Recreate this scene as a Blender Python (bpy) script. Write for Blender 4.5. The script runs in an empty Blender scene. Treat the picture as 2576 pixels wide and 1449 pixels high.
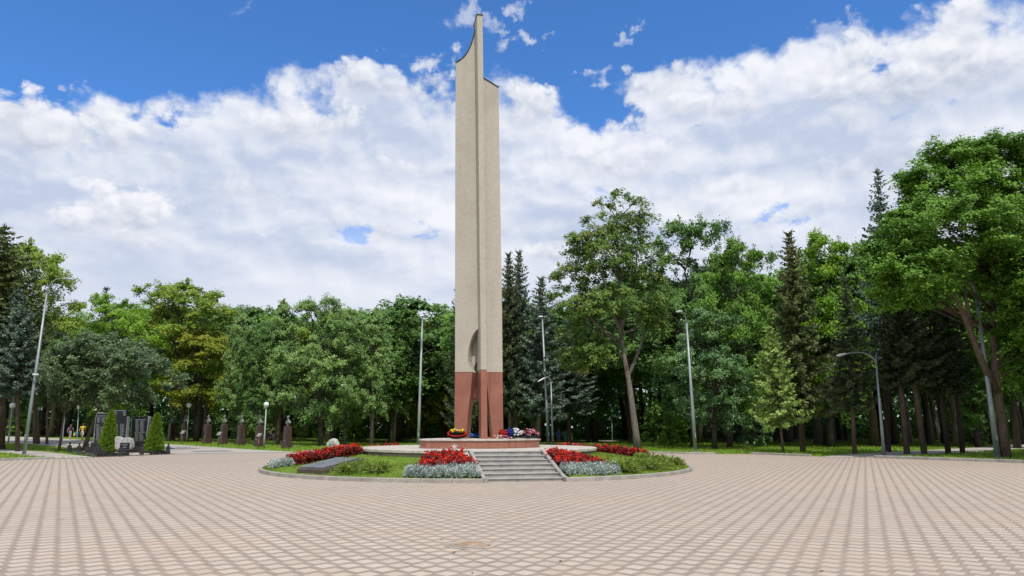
import bpy, bmesh, math, random
import numpy as np
from mathutils import Vector, Matrix, Euler

R = math.radians
rnd = random.Random(7)
scene = bpy.context.scene
col = scene.collection

# ------------------------------------------------------------------ camera
F_PX, PITCH, EYE = 1745.0, R(11.45), 1.6          # focal length in pixels of a 2576 px wide picture
cam_data = bpy.data.cameras.new('camera')
cam_data.sensor_width = 36.0
cam_data.lens = 36.0 * F_PX / 2576.0
cam_data.clip_start, cam_data.clip_end = 0.1, 3000.0
cam = bpy.data.objects.new('camera', cam_data)
cam.location = (0, 0, EYE)
cam.rotation_euler = (R(90) + PITCH, 0, 0)
col.objects.link(cam)
scene.camera = cam

# ------------------------------------------------------------------ light
SUN_EL, SUN_AZ = R(61), R(14)                     # sun high behind the viewer, a little to the right
EXPOSURE = 0.0
SKY_STRENGTH, SUN_STRENGTH = 0.10, 3.6
sun_dir = Vector((math.sin(SUN_AZ) * math.cos(SUN_EL), -math.cos(SUN_AZ) * math.cos(SUN_EL), math.sin(SUN_EL)))
sl = bpy.data.lights.new('sun', 'SUN')
sl.energy, sl.angle, sl.color = SUN_STRENGTH, R(0.5), (1.0, 0.955, 0.88)
sun = bpy.data.objects.new('sun', sl)
sun.rotation_euler = sun_dir.to_track_quat('Z', 'Y').to_euler()
sun.location = (0, 0, 60)
col.objects.link(sun)
scene.view_settings.view_transform = 'Standard'
scene.view_settings.look = 'None'
scene.view_settings.exposure = EXPOSURE
scene.view_settings.gamma = 1.0
scene.cycles.max_bounces = 6
scene.cycles.diffuse_bounces = 3
scene.cycles.glossy_bounces = 2
scene.cycles.transmission_bounces = 4
scene.cycles.sample_clamp_indirect = 4.0


class NT:
    """small helper that chains shader nodes"""
    def __init__(s, tree):
        s.t = tree

    def n(s, kind, **kw):
        nd = s.t.nodes.new(kind)
        for k, v in kw.items():
            setattr(nd, k, v)
        return nd

    def put(s, sock, v):
        if isinstance(v, bpy.types.NodeSocket):
            s.t.links.new(v, sock)
        else:
            sock.default_value = v

    def m(s, op, a, b=0.0, c=0.0, clamp=False):
        nd = s.n('ShaderNodeMath', operation=op, use_clamp=clamp)
        s.put(nd.inputs[0], a)
        s.put(nd.inputs[1], b)
        s.put(nd.inputs[2], c)
        return nd.outputs[0]

    def vm(s, op, a, b=(0, 0, 0)):
        nd = s.n('ShaderNodeVectorMath', operation=op)
        s.put(nd.inputs[0], a)
        s.put(nd.inputs[1], b)
        return nd.outputs[0]

    def ss(s, v, lo, hi, a=0.0, b=1.0):
        nd = s.n('ShaderNodeMapRange', interpolation_type='SMOOTHSTEP')
        s.put(nd.inputs[0], v)
        for i, x in enumerate((lo, hi, a, b)):
            s.put(nd.inputs[i + 1], x)
        return nd.outputs[0]

    def mix(s, f, a, b):
        nd = s.n('ShaderNodeMix', data_type='RGBA')
        s.put(nd.inputs[0], f)
        s.put(nd.inputs[6], a if isinstance(a, bpy.types.NodeSocket) else (*a[:3], 1))
        s.put(nd.inputs[7], b if isinstance(b, bpy.types.NodeSocket) else (*b[:3], 1))
        return nd.outputs[2]

    def noise(s, vec, scale, detail=4.0, rough=0.5, dist=0.0, lac=2.0):
        nd = s.n('ShaderNodeTexNoise')
        s.put(nd.inputs['Vector'], vec)
        nd.inputs['Scale'].default_value = scale
        nd.inputs['Detail'].default_value = detail
        nd.inputs['Roughness'].default_value = rough
        nd.inputs['Lacunarity'].default_value = lac
        nd.inputs['Distortion'].default_value = dist
        return nd.outputs[0]

    def xyz(s, x, y, z):
        nd = s.n('ShaderNodeCombineXYZ')
        for i, v in enumerate((x, y, z)):
            s.put(nd.inputs[i], v)
        return nd.outputs[0]

    def sep(s, v):
        nd = s.n('ShaderNodeSeparateXYZ')
        s.put(nd.inputs[0], v)
        return nd.outputs


# ------------------------------------------------------------------ sky with cumulus bank
world = bpy.data.worlds.new('World')
scene.world = world
world.use_nodes = True
wt = world.node_tree
wt.nodes.clear()
k = NT(wt)


def pix_dir(px, py):
    dx, dy = (px - 1288.0) / F_PX, (724.5 - py) / F_PX
    return Vector((dx, math.cos(PITCH) - dy * math.sin(PITCH), math.sin(PITCH) + dy * math.cos(PITCH)))


def az_el(px, py):
    d = pix_dir(px, py).normalized()
    return math.degrees(math.atan2(d.x, d.y)), math.degrees(math.asin(d.z))


out = k.n('ShaderNodeOutputWorld')
bg = k.n('ShaderNodeBackground')
sky = k.n('ShaderNodeTexSky', sky_type='NISHITA')
sky.sun_disc = False
sky.sun_elevation = SUN_EL
sky.sun_rotation = math.pi - SUN_AZ
sky.altitude = 600.0
sky.air_density = 1.0
sky.dust_density = 0.4
sky.ozone_density = 2.0
tc = k.n('ShaderNodeTexCoord')
X, Y, Z = k.sep(k.vm('NORMALIZE', tc.outputs['Generated']))
az = k.m('MULTIPLY', k.m('ARCTAN2', X, Y), 57.29578)
el = k.m('MULTIPLY', k.m('ARCSINE', Z), 57.29578)
# clouds lie flatter near the horizon: stretch the vertical coordinate
elw = k.m('MULTIPLY', k.m('POWER', k.m('MAXIMUM', el, 0.05), 0.8), 2.9)
P0 = k.xyz(k.m('MULTIPLY', az, 0.1), k.m('MULTIPLY', elw, 0.1), 3.7)
# upper outline of the bank (azimuth, elevation), with the blue above it
outline = [(-200, 185), (0, 200), (100, 245), (230, 225), (400, 235), (560, 205), (690, 165), (800, 140), (900, 140), (960, 165), (1060, 190), (1150, 205), (1250, 178),
           (1330, 190), (1400, 235), (1490, 262), (1540, 240), (1600, 165), (1720, 125), (1850, 105), (2000, 88), (2150, 78), (2350, 20), (2576, -40), (2750, -80)]
fc = k.n('ShaderNodeFloatCurve')
k.put(fc.inputs['Value'], k.m('DIVIDE', k.m('ADD', az, 60.0), 120.0))
cm = fc.mapping
crv = cm.curves[0]
pts = [(0.0, 34.0 / 60)] + [((az_el(x, y)[0] + 60) / 120, az_el(x, y)[1] / 60) for x, y in outline] + [(1.0, 42.0 / 60)]
while len(crv.points) < len(pts):
    crv.points.new(0.5, 0.5)
for p, q in zip(crv.points, pts):
    p.location = q
cm.update()
top_el = k.m('MULTIPLY', fc.outputs[0], 60.0)
edge = k.m('SUBTRACT', top_el, el)                                  # degrees under the outline


w2 = k.n('ShaderNodeTexNoise', noise_dimensions='2D')
k.put(w2.inputs['Vector'], P0)
w2.inputs['Scale'].default_value = 3.2
w2.inputs['Detail'].default_value = 5.0
w2.inputs['Roughness'].default_value = 0.6
w2s = k.sep(w2.outputs['Color'])
azw = k.m('ADD', az, k.m('MULTIPLY', k.m('SUBTRACT', w2s[0], 0.5), 7.0))
elw2 = k.m('ADD', el, k.m('MULTIPLY', k.m('SUBTRACT', w2s[1], 0.5), 4.5))


def blob(px, py, rx, ry):
    """soft ragged patch in sky degrees"""
    a, e = az_el(px, py)
    u = k.m('DIVIDE', k.m('SUBTRACT', azw, a), rx)
    v = k.m('DIVIDE', k.m('SUBTRACT', elw2, e), ry)
    return k.m('EXPONENT', k.m('MULTIPLY', k.m('ADD', k.m('MULTIPLY', u, u), k.m('MULTIPLY', v, v)), -1.0))


holes = k.m('MULTIPLY', blob(1565, 285, 2.2, 1.3), 0.60)
for (bx, by, rx, ry, s) in ((410, 300, 2.2, 0.8, .30), (740, 578, 3.2, 0.7, .25), (890, 570, 1.8, .7, .22), (1060, 592, 1.8, .7, .26), (1930, 545, 1.8, 1.2, .40),
                            (1500, 225, 3.0, 1.2, .30), (2190, 160, 1.2, .8, .22), (1110, 215, 1.5, .8, .25), (1760, 330, 2.0, .5, .22), (2270, 290, 2.5, .7, .12)):
    holes = k.m('ADD', holes, k.m('MULTIPLY', blob(bx, by, rx, ry), s * 1.3))
def noise2(vec, scale, detail, rough):
    nd = k.n('ShaderNodeTexNoise', noise_dimensions='2D')
    k.put(nd.inputs['Vector'], vec)
    nd.inputs['Scale'].default_value = scale
    nd.inputs['Detail'].default_value = detail
    nd.inputs['Roughness'].default_value = rough
    return nd.outputs[0]


fbm = noise2(P0, 2.2, 7.0, 0.58)
soft = noise2(k.vm('MULTIPLY', P0, (0.55, 1.7, 1.0)), 1.1, 4.0, 0.5)


def billow(vec, scale=2.3, det=3.0):
    """cauliflower lumps: high in the middle of each lump"""
    vo = k.n('ShaderNodeTexVoronoi', feature='SMOOTH_F1', voronoi_dimensions='2D', normalize=False)
    k.put(vo.inputs['Vector'], vec)
    vo.inputs['Scale'].default_value = scale
    vo.inputs['Detail'].default_value = det
    vo.inputs['Roughness'].default_value = 0.52
    vo.inputs['Lacunarity'].default_value = 2.3
    vo.inputs['Smoothness'].default_value = 0.45
    return k.m('SUBTRACT', 0.62, vo.outputs['Distance'])


wv = k.xyz(k.m('MULTIPLY', k.m('SUBTRACT', fbm, 0.5), 0.28), k.m('MULTIPLY', k.m('SUBTRACT', soft, 0.5), 0.28), 0.0)
PB = k.vm('ADD', P0, wv)
b_here = billow(PB)
b_up = billow(k.vm('ADD', PB, (0.035, 0.085, 0.0)))
emboss = k.m('SUBTRACT', b_here, b_up)
PL = k.vm('MULTIPLY', PB, (0.8, 1.25, 1.0))
emboss_l = k.m('SUBTRACT', billow(PL, 0.95, 2.0), billow(k.vm('ADD', PL, (0.06, 0.20, 0.0)), 0.95, 2.0))
# the broad sheet of cloud under the outline
body = k.m('ADD', k.ss(edge, -1.6, 2.2, -0.30, 0.44), k.ss(edge, 2.0, 7.0, 0.0, 0.22))
dens = k.m('SUBTRACT', k.m('ADD', k.m('ADD', body, k.m('MULTIPLY', k.m('SUBTRACT', fbm, 0.5), 1.0)), k.m('MULTIPLY', b_here, 0.30)), holes)
mask = k.m('MAXIMUM', k.ss(dens, -0.02, 0.36), k.ss(edge, 2.5, 6.0, 0.0, 0.42))
sheet_l = k.m('ADD', k.m('ADD', k.m('ADD', k.ss(soft, 0.25, 0.75, 0.22, 0.78), k.m('MULTIPLY', emboss, k.ss(el, 5.0, 18.0, 0.06, 0.52))), k.ss(edge, -1.0, 6.0, 0.35, 0.0)), k.m('MULTIPLY', emboss_l, k.ss(el, 5.0, 16.0, 0.15, 0.85)))
for (bx, by, rx, ry, s) in ((120, 425, 8.5, 1.7, .55), (740, 405, 6.5, 1.3, .38), (1330, 375, 4.0, 1.3, .30), (640, 470, 9.0, 1.6, .22), (1450, 560, 6.0, 2.0, .22), (1840, 340, 5.5, 1.0, .28), (350, 690, 8.0, 1.5, .20), (2200, 330, 8.0, 1.4, .20), (60, 520, 3.5, 1.5, .30)):
    sheet_l = k.m('SUBTRACT', sheet_l, k.m('MULTIPLY', blob(bx, by, rx, ry), s))
cloud = k.mix(k.m('MINIMUM', k.m('MAXIMUM', sheet_l, 0.0), 1.15), (5.5, 6.3, 8.0), (9.0, 9.2, 9.8))
cloud = k.mix(k.ss(el, 4.0, 15.0), (7.0, 7.55, 8.75), cloud)
tint = k.n('ShaderNodeMix', data_type='RGBA', blend_type='MULTIPLY')
tint.inputs[0].default_value = 1.0
k.put(tint.inputs[6], sky.outputs[0])
tint.inputs[7].default_value = (0.74, 1.36, 2.02, 1)
full = k.mix(mask, tint.outputs[2], cloud)
# single heaped clouds standing in front of the sheet: white tops, grey flat bases
for (bx, by, rx, ry, topb, amt) in ((2330, 210, 15.0, 6.2, .86, .80), (940, 205, 9.0, 3.0, .90, .75), (1650, 215, 6.0, 2.6, .80, .60), (130, 335, 9.5, 4.0, .96, .95), (770, 318, 8.0, 3.5, 1.0, .95), (1325, 285, 4.6, 3.4, 1.05, .95), (1810, 275, 6.5, 2.7, 1.0, .85),
                                    (310, 560, 7.2, 4.0, 1.12, 1.0), (960, 590, 2.6, 1.7, .95, .7), (1560, 420, 8.0, 3.0, .92, .6), (1830, 470, 5.0, 1.6, .85, .5), (600, 480, 7.0, 1.5, .8, .4), (1750, 560, 4.5, 2.2, .8, .5), (1380, 640, 4.0, 1.6, 1.0, .7),
                                    (2150, 420, 9.0, 2.2, .8, .4), (2480, 420, 5.0, 2.0, .85, .5), (1050, 430, 5.0, 1.6, .9, .5), (450, 420, 3.0, 1.6, .95, .6)):
    a, e = az_el(bx, by)
    u = k.m('DIVIDE', k.m('SUBTRACT', az, a), rx)
    v = k.m('DIVIDE', k.m('SUBTRACT', el, e), ry)
    vv = k.m('MULTIPLY', v, k.ss(v, -0.2, 0.2, 1.25, 1.0))
    r_ = k.m('SQRT', k.m('ADD', k.m('MULTIPLY', u, u), k.m('MULTIPLY', vv, vv)))
    f = k.m('ADD', k.m('ADD', k.m('SUBTRACT', 0.78, r_), k.m('MULTIPLY', b_here, 0.62)), k.m('MULTIPLY', k.m('SUBTRACT', fbm, 0.5), 0.55))
    al = k.m('MULTIPLY', k.ss(f, 0.0, k.ss(v, -0.7, 0.45, 0.85, 0.24)), amt)
    lt = k.m('ADD', k.ss(v, -0.75, 0.55, 0.0, topb * 0.82), k.m('MULTIPLY', emboss, 0.85))
    cc = k.mix(k.m('MINIMUM', k.m('MAXIMUM', lt, 0.0), 1.1), (4.9, 5.5, 6.8), (9.2, 9.35, 9.85))
    full = k.mix(al, full, cc)
# thin torn scraps in the blue
for (bx, by, rx, ry, s) in ((1165, 38, 2.4, 1.2, .55), (1345, 98, 2.0, .9, .72), (1580, 82, 1.4, .6, .62), (1100, 152, 2.3, 1.0, .85), (1492, 192, 2.0, .9, .85), (1310, 12, 2.0, .7, .70), (1265, 70, 1.2, .5, .40), (600, 45, 1.0, .7, .16), (2110, 80, 2.0, .8, .4)):
    f = k.m('ADD', k.m('MULTIPLY', k.m('SUBTRACT', fbm, 0.56), 3.2), k.m('SUBTRACT', k.m('MULTIPLY', blob(bx, by, rx * 1.25, ry * 1.25), 1.5), 0.72))
    full = k.mix(k.m('MULTIPLY', k.ss(f, 0.0, 0.75), s), full, (8.0, 8.4, 9.2))
k.put(bg.inputs[0], full)
bg.inputs[1].default_value = SKY_STRENGTH
wt.links.new(bg.outputs[0], out.inputs[0])

# ------------------------------------------------------------------ picture <-> ground
def smooth(v, a, b):
    t = min(1.0, max(0.0, (v - a) / (b - a)))
    return t * t * (3 - 2 * t)


def height(x, y):
    """the park rises gently to the far left"""
    return 0.0125 * max(0.0, min(-x, 80.0) - 14.0) * smooth(y, 44.0, 62.0)


def G(px, py, dz=0.0):
    d = pix_dir(px, py)
    z = dz
    for _ in range(30):
        t = (z - EYE) / d.z
        if t < 0 or t > 400:
            t = 400.0
        z = height(d.x * t, d.y * t) + dz
    return Vector((d.x * t, d.y * t, z))


def P(px, py, dist):
    d = pix_dir(px, py)
    t = dist / d.y
    return Vector((d.x * t, dist, EYE + d.z * t))


def px_m(dist, z=1.6):
    """metres per picture pixel at a distance"""
    return (dist * math.cos(PITCH) + (z - EYE) * math.sin(PITCH)) / F_PX


# ------------------------------------------------------------------ object helpers
def obj(name, mesh, mat=None, parent=None, loc=None):
    o = bpy.data.objects.new(name, mesh)
    col.objects.link(o)
    if mat is not None:
        for m_ in (mat if isinstance(mat, (list, tuple)) else [mat]):
            mesh.materials.append(m_)
    if loc is not None:
        o.location = loc
    if parent is not None:
        o.parent = parent
    return o


def tag(o, label=None, cat=None, group=None, kind=None):
    for key, v in (('label', label), ('category', cat), ('group', group), ('kind', kind)):
        if v:
            o[key] = v
    return o


def empty(name, loc, label=None, cat=None, group=None, rz=0.0):
    o = bpy.data.objects.new(name, None)
    o.empty_display_size = 0.3
    o.location = loc
    o.rotation_euler = (0, 0, rz)
    col.objects.link(o)
    return tag(o, label, cat, group)


class MB:
    """collects shapes into one mesh"""
    def __init__(s):
        s.v, s.f, s.mi, s.sm = [], [], [], []

    def add(s, vs, fs, mi=0, sm=False):
        b = len(s.v)
        s.v += [tuple(v) for v in vs]
        s.f += [tuple(i + b for i in f) for f in fs]
        s.mi += [mi] * len(fs)
        s.sm += [sm] * len(fs)
        return s

    def box(s, c, size, rz=0.0, mi=0, taper=1.0, bevel=0.0, rot=None):
        hx, hy, hz = size[0] / 2, size[1] / 2, size[2] / 2
        M = rot if rot is not None else Matrix.Rotation(rz, 3, 'Z')
        c = Vector(c)
        if bevel > 0:
            b = bevel
            rings = [(-hz, b), (-hz + b, 0), (hz - b, 0), (hz, b)]
            vs = []
            for z, i in rings:
                for (x, y) in ((-hx + i, -hy + b), (-hx + b, -hy + i), (hx - b, -hy + i), (hx - i, -hy + b), (hx - i, hy - b), (hx - b, hy - i), (-hx + b, hy - i), (-hx + i, hy - b)):
                    vs.append(c + M @ Vector((x, y, z)))
            fs = [tuple(range(7, -1, -1)), tuple(range(24, 32))]
            for r_ in range(3):
                for i in range(8):
                    j = (i + 1) % 8
                    fs.append((r_ * 8 + i, r_ * 8 + j, r_ * 8 + 8 + j, r_ * 8 + 8 + i))
            return s.add(vs, fs, mi)
        vs = []
        for z, t in ((-hz, 1.0), (hz, taper)):
            for x, y in ((-hx, -hy), (hx, -hy), (hx, hy), (-hx, hy)):
                vs.append(c + M @ Vector((x * t, y * t, z)))
        return s.add(vs, [(3, 2, 1, 0), (4, 5, 6, 7), (0, 1, 5, 4), (1, 2, 6, 5), (2, 3, 7, 6), (3, 0, 4, 7)], mi)

    def tube(s, pts, rad, n=8, mi=0, cap=True, sm=True):
        pts = [Vector(p) for p in pts]
        if not isinstance(rad, (list, tuple)):
            rad = [rad] * len(pts)
        vs, fs = [], []
        up = Vector((0.13, 0.21, 0.97)).normalized()
        for i, p in enumerate(pts):
            d = (pts[min(i + 1, len(pts) - 1)] - pts[max(i - 1, 0)])
            d = d.normalized() if d.length > 1e-9 else Vector((0, 0, 1))
            ref = up if abs(d.dot(up)) < 0.9 else Vector((1, 0, 0))
            a = d.cross(ref).normalized()
            b = d.cross(a)
            for q in range(n):
                t = 2 * math.pi * q / n
                vs.append(p + (a * math.cos(t) + b * math.sin(t)) * rad[i])
        for i in range(len(pts) - 1):
            for q in range(n):
                w = (q + 1) % n
                fs.append((i * n + q, i * n + w, i * n + n + w, i * n + n + q))
        if cap:
            fs.append(tuple(range(n - 1, -1, -1)))
            fs.append(tuple(range((len(pts) - 1) * n, len(pts) * n)))
        return s.add(vs, fs, mi, sm)

    def lathe(s, c, prof, n=20, mi=0, sm=True, ax=1.0, ay=1.0):
        c = Vector(c)
        vs, fs = [], []
        for r_, z in prof:
            for q in range(n):
                t = 2 * math.pi * q / n
                vs.append(c + Vector((math.cos(t) * r_ * ax, math.sin(t) * r_ * ay, z)))
        for i in range(len(prof) - 1):
            for q in range(n):
                w = (q + 1) % n
                fs.append((i * n + q, i * n + w, i * n + n + w, i * n + n + q))
        fs.append(tuple(range(n - 1, -1, -1)))
        fs.append(tuple(range((len(prof) - 1) * n, len(prof) * n)))
        return s.add(vs, fs, mi, sm)

    def ball(s, c, r_, n=12, m=8, mi=0, sx=1, sy=1, sz=1):
        prof = [(max(1e-4, math.sin(math.pi * i / m)) * r_, -math.cos(math.pi * i / m) * r_ * sz) for i in range(m + 1)]
        return s.lathe(c, prof, n, mi, True, sx, sy)

    def prism(s, pts, ext, mi=0):
        """closed outline pushed along a vector"""
        n = len(pts)
        a = [Vector(p) for p in pts]
        e = Vector(ext)
        nrm = Vector((0, 0, 0))
        for i in range(n):
            nrm += a[i].cross(a[(i + 1) % n])
        if nrm.dot(e) > 0:
            a.reverse()
        vs = a + [p + e for p in a]
        fs = [tuple(range(n)), tuple(range(2 * n - 1, n - 1, -1))]
        for i in range(n):
            j = (i + 1) % n
            fs.append((j, i, i + n, j + n))
        return s.add(vs, fs, mi)

    def build(s, name, mat=None, parent=None, loc=None, bevel=0.0):
        me = bpy.data.meshes.new(name)
        me.from_pydata(s.v, [], s.f)
        me.polygons.foreach_set('material_index', s.mi)
        me.polygons.foreach_set('use_smooth', s.sm)
        me.update()
        if bevel > 0:
            bm = bmesh.new()
            bm.from_mesh(me)
            bmesh.ops.remove_doubles(bm, verts=bm.verts, dist=1e-5)
            es = [e for e in bm.edges if len(e.link_faces) == 2 and e.calc_face_angle(0) > 0.6]
            bmesh.ops.bevel(bm, geom=es, offset=bevel, segments=2, affect='EDGES', clamp_overlap=True)
            bm.to_mesh(me)
            bm.free()
        return obj(name, me, mat, parent, loc)


def quads_mesh(name, V, tint, sizes=4):
    """V: (n,sizes,3) separate faces; tint: per face number kept as a point attribute"""
    n = V.shape[0]
    me = bpy.data.meshes.new(name)
    me.vertices.add(n * sizes)
    me.vertices.foreach_set('co', V.reshape(-1).astype(np.float32))
    me.loops.add(n * sizes)
    me.loops.foreach_set('vertex_index', np.arange(n * sizes, dtype=np.int32))
    me.polygons.add(n)
    me.polygons.foreach_set('loop_start', np.arange(0, n * sizes, sizes, dtype=np.int32))
    me.polygons.foreach_set('loop_total', np.full(n, sizes, dtype=np.int32))
    at = me.attributes.new('tint', 'FLOAT', 'POINT')
    at.data.foreach_set('value', np.repeat(tint, sizes).astype(np.float32))
    me.update(calc_edges=True)
    return me


def copy_tree(o, parent=None):
    c = o.copy()
    col.objects.link(c)
    if parent is not None:
        c.parent = parent
    for ch in list(o.children):
        copy_tree(ch, c)
    return c


# ------------------------------------------------------------------ materials
def new_mat(name):
    m_ = bpy.data.materials.new(name)
    m_.use_nodes = True
    t = m_.node_tree
    b = t.nodes['Principled BSDF']
    return m_, NT(t), b


def basic(name, c, rough=0.6, var=0.12, scale=3.0, metal=0.0, bump=0.0, spec=0.4, c2=None, detail=6.0, bscale=None):
    """one colour with a soft procedural variation of its own"""
    m_, q, b = new_mat(name)
    tco = q.n('ShaderNodeTexCoord').outputs['Object']
    nz = q.noise(tco, scale, detail, 0.6)
    lo = c2 if c2 is not None else tuple(x * (1 - var * 1.5) for x in c)
    hi = tuple(min(1, x * (1 + var)) for x in c)
    q.put(b.inputs['Base Color'], q.mix(q.ss(nz, 0.3, 0.7), lo, hi))
    b.inputs['Roughness'].default_value = rough
    b.inputs['Metallic'].default_value = metal
    b.inputs['Specular IOR Level'].default_value = spec
    if bump > 0:
        bp = q.n('ShaderNodeBump')
        bp.inputs['Strength'].default_value = bump
        bp.inputs['Distance'].default_value = 0.02
        q.put(bp.inputs['Height'], q.noise(tco, bscale or scale * 6, 8.0, 0.65))
        q.put(b.inputs['Normal'], bp.outputs[0])
    return m_


def leaf_mat(name, dark, light, third=None, trans=0.35, rough=0.5, spec=0.25):
    """leaves: own colour varies leaf by leaf; light passes through"""
    m_, q, b = new_mat(name)
    at = q.n('ShaderNodeAttribute', attribute_name='tint').outputs['Fac']
    c = q.mix(q.ss(at, 0.0, 0.75), dark, light)
    if third is not None:
        c = q.mix(q.ss(at, 0.72, 1.0), c, third)
    q.put(b.inputs['Base Color'], c)
    b.inputs['Roughness'].default_value = rough
    b.inputs['Specular IOR Level'].default_value = spec
    tr = q.n('ShaderNodeBsdfTranslucent')
    hs = q.n('ShaderNodeHueSaturation')
    hs.inputs['Value'].default_value = 1.15
    hs.inputs['Saturation'].default_value = 1.1
    q.put(hs.inputs['Color'], c)
    q.put(tr.inputs['Color'], hs.outputs[0])
    ms = q.n('ShaderNodeMixShader')
    ms.inputs[0].default_value = trans
    t = m_.node_tree
    t.links.new(b.outputs[0], ms.inputs[1])
    t.links.new(tr.outputs[0], ms.inputs[2])
    t.links.new(ms.outputs[0], t.nodes['Material Output'].inputs[0])
    return m_


def bark(name, c, scale=1.0):
    m_, q, b = new_mat(name)
    tco = q.n('ShaderNodeTexCoord').outputs['Object']
    sv = q.vm('MULTIPLY', tco, (5.0 * scale, 5.0 * scale, 1.1 * scale))
    nz = q.noise(sv, 2.0, 8.0, 0.7)
    q.put(b.inputs['Base Color'], q.mix(q.ss(nz, 0.3, 0.72), tuple(x * 0.55 for x in c), tuple(x * 1.2 for x in c)))
    b.inputs['Roughness'].default_value = 0.9
    b.inputs['Specular IOR Level'].default_value = 0.1
    bp = q.n('ShaderNodeBump')
    bp.inputs['Strength'].default_value = 0.8
    bp.inputs['Distance'].default_value = 0.05
    q.put(bp.inputs['Height'], nz)
    q.put(b.inputs['Normal'], bp.outputs[0])
    return m_


M = {}
M['bark_grey'] = bark('grey bark', (0.20, 0.175, 0.15))
M['bark_brown'] = bark('brown bark', (0.15, 0.11, 0.085))
M['bark_dark'] = bark('dark bark', (0.085, 0.07, 0.06))
M['bark_pine'] = bark('reddish bark', (0.15, 0.108, 0.088))
M['leaf_maple'] = leaf_mat('maple leaves', (0.070, 0.160, 0.022), (0.185, 0.345, 0.048), trans=0.28)
M['leaf_fresh'] = leaf_mat('fresh green leaves', (0.110, 0.235, 0.018), (0.25, 0.42, 0.04), trans=0.35)
M['leaf_dark'] = leaf_mat('dark green leaves', (0.046, 0.112, 0.024), (0.125, 0.240, 0.050), trans=0.22)
M['leaf_blue'] = leaf_mat('bluish green leaves', (0.065, 0.150, 0.050), (0.180, 0.320, 0.120), rough=0.42, spec=0.4, trans=0.22)
M['leaf_grey'] = leaf_mat('grey green leaves', (0.046, 0.086, 0.030), (0.130, 0.195, 0.075), rough=0.42, spec=0.4, trans=0.2)
M['leaf_birch'] = leaf_mat('lime leaves', (0.075, 0.160, 0.036), (0.215, 0.345, 0.085), rough=0.42, spec=0.4, trans=0.25)
M['leaf_olive'] = leaf_mat('yellowing chestnut leaves', (0.105, 0.190, 0.018), (0.215, 0.325, 0.034), (0.285, 0.285, 0.04), trans=0.25)
M['leaf_rust'] = leaf_mat('rusty chestnut leaves', (0.140, 0.195, 0.018), (0.275, 0.325, 0.034), (0.34, 0.27, 0.04), trans=0.25)
M['leaf_locust'] = leaf_mat('locust leaves', (0.070, 0.150, 0.030), (0.175, 0.275, 0.055), (0.235, 0.215, 0.05), trans=0.28)
M['needle_dark'] = leaf_mat('dark spruce needles', (0.026, 0.050, 0.022), (0.085, 0.115, 0.048), trans=0.08)  # on the right-hand spruces this tone also stands in for the maple's shade
M['needle_blue'] = leaf_mat('blue spruce needles', (0.045, 0.080, 0.055), (0.145, 0.205, 0.150), trans=0.08)
M['needle_olive'] = leaf_mat('olive spruce needles', (0.042, 0.068, 0.022), (0.125, 0.165, 0.052), (0.165, 0.150, 0.06), trans=0.08)
M['needle_bright'] = leaf_mat('bright spruce needles', (0.100, 0.175, 0.032), (0.29, 0.405, 0.100), trans=0.12)
M['cones'] = leaf_mat('spruce cones', (0.14, 0.085, 0.035), (0.27, 0.17, 0.07), trans=0.05)
M['thuja'] = leaf_mat('thuja sprays', (0.075, 0.165, 0.016), (0.21, 0.355, 0.034), (0.22, 0.23, 0.04), trans=0.2)
M['juniper'] = leaf_mat('juniper sprays', (0.085, 0.145, 0.024), (0.24, 0.33, 0.06), trans=0.2)
M['grass'] = leaf_mat('grass blades', (0.125, 0.235, 0.022), (0.27, 0.42, 0.045), (0.36, 0.38, 0.09), trans=0.3)
M['grass_dry'] = leaf_mat('sun dried grass blades', (0.130, 0.185, 0.024), (0.255, 0.320, 0.045), (0.40, 0.36, 0.14), trans=0.3)
M['dusty'] = leaf_mat('silver foliage', (0.20, 0.25, 0.22), (0.50, 0.57, 0.53), trans=0.1, rough=0.7)
M['red_leaf'] = leaf_mat('dark red foliage', (0.055, 0.018, 0.012), (0.19, 0.030, 0.020), trans=0.25)
M['red_petal'] = leaf_mat('red petals', (0.52, 0.012, 0.008), (0.80, 0.035, 0.020), (0.85, 0.07, 0.05), trans=0.25)
M['sapling'] = leaf_mat('sapling leaves', (0.095, 0.155, 0.020), (0.23, 0.30, 0.045), trans=0.4)
M['sapling_yellow'] = leaf_mat('yellow sapling leaves', (0.20, 0.18, 0.02), (0.38, 0.32, 0.04), trans=0.4)

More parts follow.
